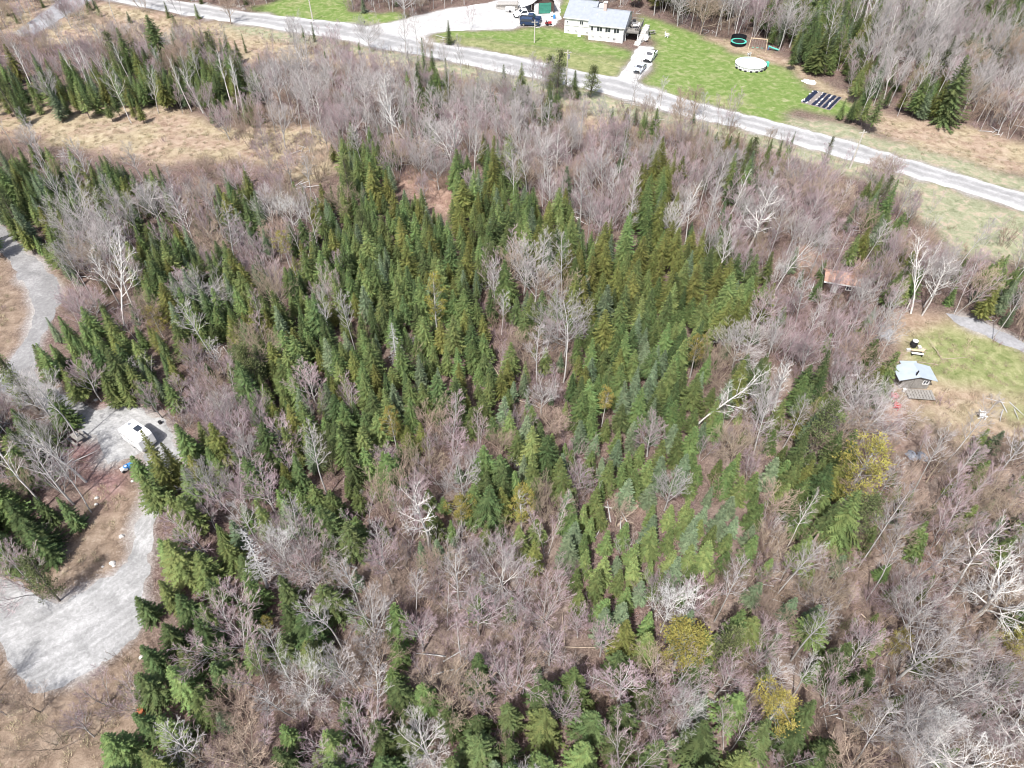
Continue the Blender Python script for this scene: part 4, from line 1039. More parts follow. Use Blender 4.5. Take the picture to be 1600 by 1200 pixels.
def bare_tree(seed, H, style):
    """style: dict(trunk=share of H that is trunk, n=[children per level], ang=[deg], ratio=[length ratios], up=[..], r=trunk radius, wob, t0=first branch)"""
    rr = random.Random(seed); T, C, K = MB(), MB(), MB()
    S = style; levels = len(S['n'])
    def rec(p, d, L, r, lev):
        nseg = (7, 5, 4, 3, 2)[min(lev, 4)]
        pts = path(rr, p, d, L, nseg, S['wob'] * (1 + .35 * lev), S['up'][lev])
        tip = max(r * (.3 if lev == 0 else .3), .0055)
        rads = [r + (tip - r) * (k / nseg) ** .9 for k in range(nseg + 1)]
        n = (7, 4, 3, 3, 3)[min(lev, 4)]
        limb(T if lev == 0 else (C if lev < levels - 1 else K), pts, rads, n)
        if lev >= levels: return
        cnt = S['n'][lev]; az = rr.uniform(0, 6.28)
        for k in range(cnt):
            t0 = S['t0'] if lev == 0 else .22
            t = t0 + (1 - t0) * (k + rr.random() * .8) / cnt
            q, qd = along(pts, min(t, .995)); az += 2.4 + rr.uniform(-.5, .5)
            ang = R(S['ang'][lev] * rr.uniform(.7, 1.3))
            l = L * S['ratio'][lev] * (1 - S.get('taper', .45) * (t - t0) / (1 - t0)) * rr.uniform(.75, 1.2)
            if lev == 0: l = H * S['limb'] * (1 - S.get('taper', .45) * (t - t0) / (1 - t0)) * rr.uniform(.75, 1.2)
            rk = (r + (tip - r) * t ** .9) * (.64 if lev == 0 else .58)
            rec(q, side_dir(rr, qd, ang, az), l, max(rk, .0092), lev + 1)
    lean = S.get('lean', .03)
    stems = S.get('stems', 1)
    for s in range(stems):
        a = 6.28 * s / stems + rr.random(); off = .0 if stems == 1 else S.get('spread', .3)
        d = unit((rr.gauss(0, lean) + off * math.cos(a) * .8, rr.gauss(0, lean) + off * math.sin(a) * .8, 1))
        rec((off * .6 * math.cos(a), off * .6 * math.sin(a), -.35), d, H * S['trunk'] * rr.uniform(.85, 1.1) + .35, S['r'] * rr.uniform(.8, 1.1), 0)
    # crown = limbs and twigs in one part, with two materials
    off = len(C.v); C.m = [0] * len(C.f)
    C.v += K.v; C.f += [tuple(i + off for i in f) for f in K.f]; C.m += [1] * len(K.f)
    T.m = [0] * len(T.f)
    return T, C
VASE = dict(trunk=.64, n=[13, 7, 5, 5], ang=[42, 34, 32, 30], ratio=[0, .52, .54, .6], limb=.41, up=[.06, .12, .12, .12, .12], r=.12, wob=.05, t0=.3, taper=.5)
BROAD = dict(trunk=.5, n=[13, 8, 5, 5], ang=[58, 40, 36, 34], ratio=[0, .52, .54, .58], limb=.46, up=[.05, .10, .10, .10, .10], r=.14, wob=.06, t0=.38, taper=.35)
POLE = dict(trunk=.97, n=[17, 6, 6], ang=[44, 36, 34], ratio=[0, .52, .56], limb=.19, up=[.03, .12, .12, .10], r=.085, wob=.03, t0=.48, taper=.5, lean=.07)
TALL = dict(trunk=.95, n=[18, 5, 4, 3], ang=[46, 36, 34, 32], ratio=[0, .48, .54, .56], limb=.23, up=[.04, .12, .12, .10, .10], r=.105, wob=.035, t0=.42, taper=.6)
FAN = dict(trunk=.7, n=[9, 6, 5, 3], ang=[30, 28, 28, 28], ratio=[0, .52, .54, .56], limb=.42, up=[.05, .10, .10, .10, .10], r=.06, wob=.05, t0=.25, taper=.5, stems=4, spread=.45)
SLIM = dict(trunk=.95, n=[14, 6, 6], ang=[38, 32, 30], ratio=[0, .54, .56], limb=.24, up=[.03, .12, .12, .10], r=.05, wob=.05, t0=.3, taper=.5, stems=2, spread=.25)
WHITE = dict(trunk=.78, n=[10, 8, 6, 5], ang=[40, 38, 38, 38], ratio=[0, .54, .54, .52], limb=.40, up=[.04, .08, .07, .06, .06], r=.14, wob=.08, t0=.35, taper=.45)

BIGW = dict(trunk=.8, n=[9, 7, 6, 4], ang=[44, 40, 40, 40], ratio=[0, .56, .52, .5], limb=.48, up=[.04, .06, .06, .05, .05], r=.27, wob=.08, t0=.3, taper=.4)
ARMS = dict(trunk=.95, n=[12, 4, 3], ang=[56, 46, 46], ratio=[0, .5, .5], limb=.2, up=[.02, .08, .04, .02], r=.085, wob=.07, t0=.62, taper=.35)
def spruce(seed, H, Rad, bare=.12, wh=.38, dens=1.0, irregular_=.12):
    rr = random.Random(seed); T, C = MB(), MB()
    limb(T, [(0, 0, -.4), (0, 0, H * .4), (rr.gauss(0, .04), rr.gauss(0, .04), H * .98)], [.02 * H * .62, .012 * H * .8, .012], 7)
    z = H * bare; tone = []
    for k in range(int(4 + 6 * bare * 4)):                        # dead lower branches
        a = rr.uniform(0, 6.28); zz = H * bare * rr.uniform(.25, 1.1); l = Rad * rr.uniform(.4, .75)
        limb(T, [(0, 0, zz), (l * math.cos(a), l * math.sin(a), zz - .1 * l)], [.022, .008], 3)
    lob = [rr.uniform(1 - irregular_, 1 + irregular_) for _ in range(9)]
    while z < H - .12:
        t = (z - H * bare) / (H * (1 - bare))
        prof = (1 - t) ** .92 * min(1, .72 + t * 2.4)
        L0 = Rad * prof + .1
        n = max(4, int((5 + 7 * (1 - t)) * dens)); az = rr.uniform(0, 6.28)
        for k in range(n):
            a = az + 6.283 * k / n + rr.uniform(-.24, .24)
            L = L0 * rr.uniform(.74, 1.14) * lob[int(a / 6.283 * 9) % 9]
            droop = -.16 - .2 * (1 - t) + rr.uniform(-.06, .06) + (.5 * max(0, t - .75) * 4 * .5)
            ca, sa = math.cos(a), math.sin(a); zz = z + rr.uniform(-.04, .04); roll = rr.uniform(-.35, .35)
            tn = rr.random(); ns = 6 if L > .5 else 4
            spine = []
            for i in range(ns + 1):
                u = i / ns; r_ = L * u
                spine.append((r_, droop * r_ * 1.3 + .42 * L * max(0, u - .35) ** 2))
            W_ = min(.22 * L, .30) + .07
            for i in range(1, ns + 1):
                r0, h0 = spine[i - 1]; r1, h1 = spine[i]; u = i / ns
                wd = W_ * (.6 + 1.4 * u if u < .4 else 1.5 - .95 * u) * rr.uniform(.6, 1.25)
                for s in (-1, 1):
                    rt = r1 + wd * .45; ht = h1 - wd * (.20 + s * roll * .5)
                    b0 = len(C.v)
                    C.v.append((r0 * ca, r0 * sa, zz + h0)); C.v.append((r1 * ca, r1 * sa, zz + h1))
                    C.v.append((rt * ca - s * wd * sa, rt * sa + s * wd * ca, zz + ht + rr.uniform(-.03, .03)))
                    C.f.append((b0, b0 + 1, b0 + 2) if s > 0 else (b0 + 1, b0, b0 + 2)); tone.append(tn)
            b0 = len(C.v); r0, h0 = spine[-2]; r1, h1 = spine[-1]; wd = .10
            C.v += [(r0 * ca - wd * sa, r0 * sa + wd * ca, zz + h0 - .03), (r0 * ca + wd * sa, r0 * sa - wd * ca, zz + h0 - .03), ((r1 + .14) * ca, (r1 + .14) * sa, zz + h1 + .05)]
            C.f.append((b0, b0 + 1, b0 + 2)); tone.append(tn)
        z += wh * (.55 + .6 * (1 - t)) * rr.uniform(.85, 1.15)
    for k in range(5):                                              # leader
        a = 6.28 * k / 5; b0 = len(C.v)
        C.v += [(.14 * math.cos(a), .14 * math.sin(a), H - .35), (.14 * math.cos(a + 1), .14 * math.sin(a + 1), H - .35), (0, 0, H + .12)]; C.f.append((b0, b0 + 1, b0 + 2)); tone.append(.6)
    C.m = [0] * len(C.f); T.m = [0] * len(T.f)
    return T, C, tone
def tufted(seed, H, Rad, base, shape, clumps=70, leafs=46, cs=.5):
    lobes = [random.Random(seed * 7 + q).uniform(.55, 1.2) for q in range(7)]
    """open crown of needle or leaf clumps on visible limbs: old pine / cedar"""
    rr = random.Random(seed); T, C = MB(), MB(); tone = []
    tr = path(rr, (0, 0, -.4), (rr.gauss(0, .03), rr.gauss(0, .03), 1), H * .97 + .4, 6, .02, .02)
    limb(T, tr, [.016 * H * (1 - k / 6.6) + .012 for k in range(7)], 7)
    for k in range(clumps):
        t = (k + rr.random()) / clumps; zt = base + (1 - base) * t
        if shape == 'round': env = math.sin(math.pi * min(.97, .18 + .8 * t)) ** .6
        elif shape == 'flat': env = .75 + .25 * math.sin(3.1 * t) if t < .8 else .75 * (1 - (t - .8) * 3.5)
        else: env = (1 - t) ** .7 * .95 + .1
        a = k * 2.4 + rr.uniform(-.4, .4); r_ = Rad * env * math.sqrt(rr.uniform(.12, 1)) * lobes[int((a % 6.283) / 6.284 * 7)]; z = H * zt
        c = (r_ * math.cos(a), r_ * math.sin(a), z + rr.uniform(-.25, .25))
        q, _ = along(tr, max(.12, min(.98, zt - .06 - .05 * r_ / max(Rad, .1))))
        m_ = tuple((q[i] * .5 + c[i] * .5) + (.0 if i < 2 else -.08) for i in range(3))
        limb(T, [q, m_, c], [.035, .022, .01], 3)
        tn = rr.random(); s = cs * rr.uniform(.7, 1.25)
        for j in range(leafs):
            u = (rr.gauss(0, .45), rr.gauss(0, .45), rr.gauss(0, .26))
            p = (c[0] + u[0] * s, c[1] + u[1] * s, c[2] + u[2] * s)
            d = unit((u[0] + rr.gauss(0, .4), u[1] + rr.gauss(0, .4), abs(u[2]) + .35 + rr.gauss(0, .3)))
            l = s * rr.uniform(.2, .42); w_ = l * rr.uniform(.2, .38); sd_ = unit((d[1] + rr.gauss(0, .3), -d[0] + rr.gauss(0, .3), rr.gauss(0, .3)))
            b0 = len(C.v)
            C.v += [(p[0] - sd_[0] * w_, p[1] - sd_[1] * w_, p[2] - sd_[2] * w_), (p[0] + sd_[0] * w_, p[1] + sd_[1] * w_, p[2] + sd_[2] * w_), (p[0] + d[0] * l, p[1] + d[1] * l, p[2] + d[2] * l)]
            C.f.append((b0, b0 + 1, b0 + 2)); tone.append(min(1, max(0, tn + rr.uniform(-.2, .2))))
    C.m = [0] * len(C.f); T.m = [0] * len(T.f)
    return T, C, tone
def dead_spruce(seed, H, Rad, fuzzy):
    rr = random.Random(seed); T, C = MB(), MB()
    tr = path(rr, (0, 0, -.4), (rr.gauss(0, .03), 0, 1), H + .4, 6, .012, .02); limb(T, tr, [.012 * H * (1 - k / 6.3) + .012 for k in range(7)], 7)
    n = 90 if fuzzy else 34
    for k in range(n):
        t = .2 + .78 * (k + rr.random()) / n; q, _ = along(tr, t); a = k * 2.4 + rr.uniform(-.5, .5); l = Rad * (1.12 - t) ** .8 * rr.uniform(.6, 1.2)
        d = unit((math.cos(a), math.sin(a), -.15 + rr.uniform(-.2, .2))); pts = path(rr, q, d, l, 3, .1, .03); limb(C, pts, [.022, .017, .012, .006], 3)
        for j in range(9 if fuzzy else 2):
            p, pd = along(pts, rr.uniform(.2, 1)); e = side_dir(rr, pd, R(55), rr.uniform(0, 6.28)); ll = l * rr.uniform(.18, .4); limb(C, [p, tuple(p[i] + e[i] * ll for i in range(3))], [.013, .006], 3)
    C.m = [0] * len(C.f); T.m = [0] * len(T.f)
    return T, C
def clump(seed, H, spread, stems, twigs):
    """many-stemmed sapling clump"""
    rr = random.Random(seed); C = MB()
    for s in range(stems):
        a = rr.uniform(0, 6.28); r0 = spread * .45 * math.sqrt(rr.random())
        d = unit((rr.gauss(0, .22) + .25 * math.cos(a), rr.gauss(0, .22) + .25 * math.sin(a), 1)); l = H * rr.uniform(.55, 1.08)
        pts = path(rr, (r0 * math.cos(a), r0 * math.sin(a), -.15), d, l, 4, .09, .05); limb(C, pts, [.02, .017, .014, .011, .005], 3)
        for j in range(twigs):
            p, pd = along(pts, rr.uniform(.35, .98)); e = side_dir(rr, pd, R(rr.uniform(25, 50)), rr.uniform(0, 6.28)); ll = l * rr.uniform(.14, .32)
            q = path(rr, p, e, ll, 2, .1, .1); limb(C, q, [.011, .009, .004], 3)
            if twigs > 4:
                for _ in range(2):
                    p2, pd2 = along(q, rr.uniform(.3, .9)); e2 = side_dir(rr, pd2, R(40), rr.uniform(0, 6.28)); limb(C, [p2, tuple(p2[i] + e2[i] * ll * .45 for i in range(3))], [.008, .004], 3)
    C.m = [0] * len(C.f); return C
def tuft(seed, n, h, spread):
    rr = random.Random(seed); C = MB()
    for k in range(n):
        a = rr.uniform(0, 6.28); r0 = spread * math.sqrt(rr.random()) * .6; b = rr.uniform(0, 6.28); l = h * rr.uniform(.5, 1.1); w_ = .02
        x, y = r0 * math.cos(a), r0 * math.sin(a); o = l * rr.uniform(.3, 1.0)
        i = len(C.v); C.v += [(x - w_ * math.sin(b), y + w_ * math.cos(b), -.03), (x + w_ * math.sin(b), y - w_ * math.cos(b), -.03), (x + o * math.cos(b), y + o * math.sin(b), l)]; C.f.append((i, i + 1, i + 2))
    C.m = [0] * len(C.f); return C
def finish(mb, name, mats, tone=None, smooth=False):
    me = mb.mesh(name, mats, smooth)
    if tone is not None:
        at_ = me.attributes.new('tone', 'FLOAT', 'FACE'); at_.data.foreach_set('value', tone)
    return me

PROTO = {}                                                          # kind -> list of (height, trunk mesh, crown mesh, look)
def add(kind, H, T, C, tm, cm, tone=None, look=''):
    PROTO.setdefault(kind, []).append((H, finish(T, 'trunk', M[tm], smooth=True) if T else None, finish(C, 'crown', [M[x] for x in cm] if isinstance(cm, tuple) else M[cm], tone), look))
for k in range(16):
    H = 10.0; nm = ('needle_mid', 'needle_dark', 'needle_mid', 'needle_olive', 'needle_mid', 'needle_blue', 'needle_mid', 'needle_dark')[k % 8]
    T, C, tone = spruce(100 + k, H, (1.85, 1.6, 2.15, 1.95)[k % 4] * (1 + .08 * (k // 8)), bare=(.1, .22, .14, .3)[(k // 2) % 4])
    add('spruce', H, T, C, 'bark_dark', nm, tone, {'needle_mid': 'mid green', 'needle_dark': 'dark green', 'needle_olive': 'olive green', 'needle_blue': 'grey green'}[nm])
for k in range(6):
    T, C, tone = spruce(140 + k, 12.0, (2.15, 2.45, 1.95)[k % 3], bare=(.14, .3)[k % 2], irregular_=.2); add('olive_spruce', 12.0, T, C, 'bark_dark', 'needle_olive' if k % 3 else 'needle_mid', tone, 'olive green' if k % 3 else 'mid green')
for k in range(6):
    T, C, tone = spruce(150 + k, 6.0, (1.12, 1.25)[k % 2], bare=.03, wh=.29); add('young_spruce', 6.0, T, C, 'bark_dark', ('needle_blue', 'needle_mid', 'needle_mid')[k % 3], tone, ('grey green', 'light green', 'light green')[k % 3])
for k in range(6):
    T, C, tone = spruce(160 + k, 9.0, (2.6, 2.25)[k % 2], bare=.03, wh=.33, irregular_=.25); add('dark_spruce', 9.0, T, C, 'bark_dark', ('needle_dark', 'needle_mid', 'needle_dark')[k % 3], tone, ('dark green', 'mid green', 'dark green')[k % 3])
for k in range(5):
    T, C, tone = tufted(170 + k, 10.0, 1.9, .22, 'cone', 80, 46, .6); add('pine', 10.0, T, C, 'bark_dark', 'needle_pine', tone, 'dull green')
for k in range(4):
    T, C, tone = tufted(180 + k, 10.0, 2.4, (.5, .25, .58, .35)[k], ('flat', 'round', 'flat', 'round')[k], 50, 72, .55); add('golden', 10.0, T, C, 'bark_grey', 'needle_gold', tone, 'golden')
for k in range(9):
    S_ = (VASE, TALL, POLE, BROAD, TALL, POLE, VASE, TALL, POLE)[k]; H = 11.0; T, C = bare_tree(200 + k, H, S_); add('bare', H, T, C, 'bark_grey', ('bark_grey', 'twig_grey'), look=('upswept', 'full crowned', 'slim', 'broad crowned', 'full crowned', 'slim', 'upswept', 'full crowned', 'slim')[k])
for k in range(6):
    T, C = bare_tree(230 + k, 9.0, (VASE, FAN, SLIM)[k % 3]); add('budding', 9.0, T, C, 'bark_grey', ('bark_grey', 'twig_pink'), look=('upswept', 'many stemmed', 'slender')[k % 3])
for k in range(5):
    T, C = bare_tree(250 + k, 9.0, (BROAD, FAN, VASE)[k % 3]); add('brown', 9.0, T, C, 'bark_brown', ('bark_brown', 'twig_brown'), look=('broad crowned', 'many stemmed', 'upswept')[k % 3])
for k in range(5):
    T, C = bare_tree(270 + k, 13.0, (TALL, WHITE)[k == 2 or k == 4]); add('birch', 13.0, T, C, 'bark_white', ('bark_white', 'twig_pink' if k % 2 else 'twig_grey'), look='white barked')
ARCH = dict(trunk=.95, n=[15, 5, 4], ang=[42, 40, 42], ratio=[0, .5, .5], limb=.27, up=[.05, .09, .06, .04], r=.16, wob=.06, t0=.35, taper=.5, lean=.1)
STEM = dict(trunk=.97, n=[14, 4, 4], ang=[36, 34, 34], ratio=[0, .5, .5], limb=.16, up=[.04, .1, .08, .06], r=.15, wob=.03, t0=.5, taper=.5, lean=.08)
for k in range(4):
    T, C = bare_tree(280 + k, 12.0, ARCH if k < 2 else STEM); add('birch', 12.0, T, C, 'bark_white', ('bark_white', 'twig_white'), look='bright white')
for k in range(3):
    T, C = bare_tree(290 + k, 12.0, (WHITE, BROAD, WHITE)[k]); add('pale', 12.0, T, C, 'bark_white', ('bark_white', 'twig_white'), look='pale')
for k in range(3):
    T, C = dead_spruce(300 + k, 8.5, 1.1, k == 0); add('dead', 8.5, T, C, 'twig_dead', 'twig_dead', look='dead grey')
T, C = bare_tree(295, 11.0, BIGW); add('pale', 11.0, T, C, 'bark_white', ('bark_white', 'twig_white'), look='pale')
T, C = bare_tree(296, 9.0, ARMS); add('dead', 9.0, T, C, 'bark_grey', ('bark_grey', 'twig_dead'), look='dead pale')
SH = {}
for nm_, mt_ in (('pink', 'brush_pink'), ('brown', 'brush_brown'), ('grey', 'twig_grey')):
    SH[nm_] = [finish(clump(320 + k + len(SH) * 10, 3.2, 1.6, 16, 7), 'brush', M[mt_]) for k in range(3)]
LOW = [finish(clump(360 + k, 1.2, 1.3, 13, 4), 'low_brush', M[('brush_brown', 'brush_pink', 'redstem', 'brush_brown')[k]]) for k in range(4)]
def sticks(seed):
    rr = random.Random(seed); C = MB()
    for k in range(5):
        a = rr.uniform(0, 6.28); l = rr.uniform(1.2, 3.6); x, y = rr.uniform(-1, 1), rr.uniform(-1, 1)
        limb(C, path(rr, (x, y, .06), (math.cos(a), math.sin(a), rr.uniform(0, .12)), l, 3, .05, 0), [.06, .05, .04, .015], 4)
    C.m = [0] * len(C.f); return C
LOW += [finish(sticks(370 + k), 'fallen_sticks', M['twig_dead' if k else 'bark_brown']) for k in range(2)]
TUFTS = [finish(tuft(380 + k, 34, .5, .8), 'tuft', M['straw' if k < 3 else 'redstem']) for k in range(4)]

# ------------------------------------------------------------------ where the trees stand: the crowns seen in each 50 px cell of the photo
GRID = """
t..........gg......GGGGPMDMMMGMD
pppdddd.tGPp.d..........MDMGGGMG
DDBBBBBBGGGGGMGgdd........MMGMGG
......PPGGPGGGGGGttgdgg......DGG
ggtpttttppdMGGGMGPPggggdd.......
DMMMMpggpGdDTTMDGPPGOPGdPPtdtt..
DDGMMGGDGGDDDDODDDGGOGGGPPpdgt..
.dGGDDPPPMDDDDDDMOOOOOMPGgpMGt.t
.tgGMgDDPDDDDDDdGGOOOOODGpPPMGgM
..gggDDDDDDDDDDTDdDDDDOOPGPGt..g
.DDDDgGdDDDDDMDTTdDDDDTGPPPG....
.DDDDpPDDDDDDDDDgTDDDDTDpdgd....
dd....PPDDDDDMMMTTDDDDMTGMGGtt..
MG...dDPPDDDDPPTDTDDDDTgMddTTttg
GG..DDMPMGDDGPPDDDTDDDDTMDDgTggg
DD...dpPMDDPPDDDDPDTDDDDgDdggTgg
DD...dDgPGDGGMGTDPDDDDDDTdggTgTd
d....DDDGGGGPPPPPPDDDDTTgTTggTGG
....DDDDDDGGGPgPPPDMGGggTggTTgGg
....DDDDDDGGdPPPPPPdddTdgdTdGPTd
...tDDDgGGGGDppPPPpTdddgGgdTGGGg
t.tpDDDGGgdgDDdPDDTdpGddggdgGGGT
.tt.DDgpgpDDDDDpDDDdpgDddDDgGGGg
...DDgpdDgDDDDDTDDDDDDDTTddTGGGT
""".split()
assert all(len(r) == 32 for r in GRID) and len(GRID) == 24, [len(r) for r in GRID]
def cls(px, py):
    c = min(31, max(0, int(px // 50))); r = int(py // 50)
    if r < 0:                                                       # beyond the top of the photo: fields go on to the left of the house, forest to the right of it
        return 'g' if px < 420 else ('t' if px < 560 else ('M' if px > 930 else ('G' if px < 760 else '.')))
    return GRID[min(23, r)][c]
NOGO = [W(p) for p in GRAVELS + LAWNS + [TAN[3], VERGE[1], [(118, 845), (150, 770), (165, 735), (222, 712), (226, 790), (208, 845), (165, 905), (100, 938), (60, 925)]]] + [[(hp(*q).x, hp(*q).y) for q in ((-8.5, -2), (17, -4), (17, 20), (-8.5, 20))], W([(770, -30), (880, -30), (880, 30), (770, 30)]),
        W([(1095, 56), (1215, 72), (1220, 90), (1100, 80)]), [(47.6, 60.2), (53.4, 60.2), (53.4, 64.8), (47.6, 64.8)], [(48.5, 58.6), (53, 58.6), (53, 61.2), (48.5, 61.2)], W([(1243, 118), (1322, 118), (1322, 180), (1243, 180)]), W([(1283, 448), (1348, 455), (1352, 424), (1288, 414)]), W([(1385, 600), (1470, 600), (1450, 680), (1390, 680)])]
TANW = [W(p) for p in TAN[:1] + TAN[3:5]] + [W(YGRASS[1])]
def pip(poly, x, y):
    r = False; j = len(poly) - 1
    for i in range(len(poly)):
        a, b = poly[i], poly[j]
        if (a[1] > y) != (b[1] > y) and x < (b[0] - a[0]) * (y - a[1]) / (b[1] - a[1]) + a[0]: r = not r
        j = i
    return r
cells = {}
def clear(x, y, r, kind):
    ci, cj = int(x // 4), int(y // 4)
    for a in range(ci - 1, ci + 2):
        for b in range(cj - 1, cj + 2):
            for (x2, y2, r2, k2) in cells.get((a, b), ()):
                k = .5 if kind == k2 else .40
                if (x - x2) ** 2 + (y - y2) ** 2 < ((r + r2) * k) ** 2: return False
    return True
def claim(x, y, r, kind): cells.setdefault((int(x // 4), int(y // 4)), []).append((x, y, r, kind))

TREES = []                                                          # kind, variant, x, y, scale xy, scale z, rotation, label or None
def plant(kind, x, y, h, wide=1.0, var=None, label=None, rot=None, r=None):
    ps = PROTO[kind]; v = rnd.randrange(len(ps)) if var is None else var % len(ps)
    s = h / ps[v][0]
    TREES.append([kind, v, x, y, s * wide, s, rnd.uniform(0, 6.28) if rot is None else rot, label])

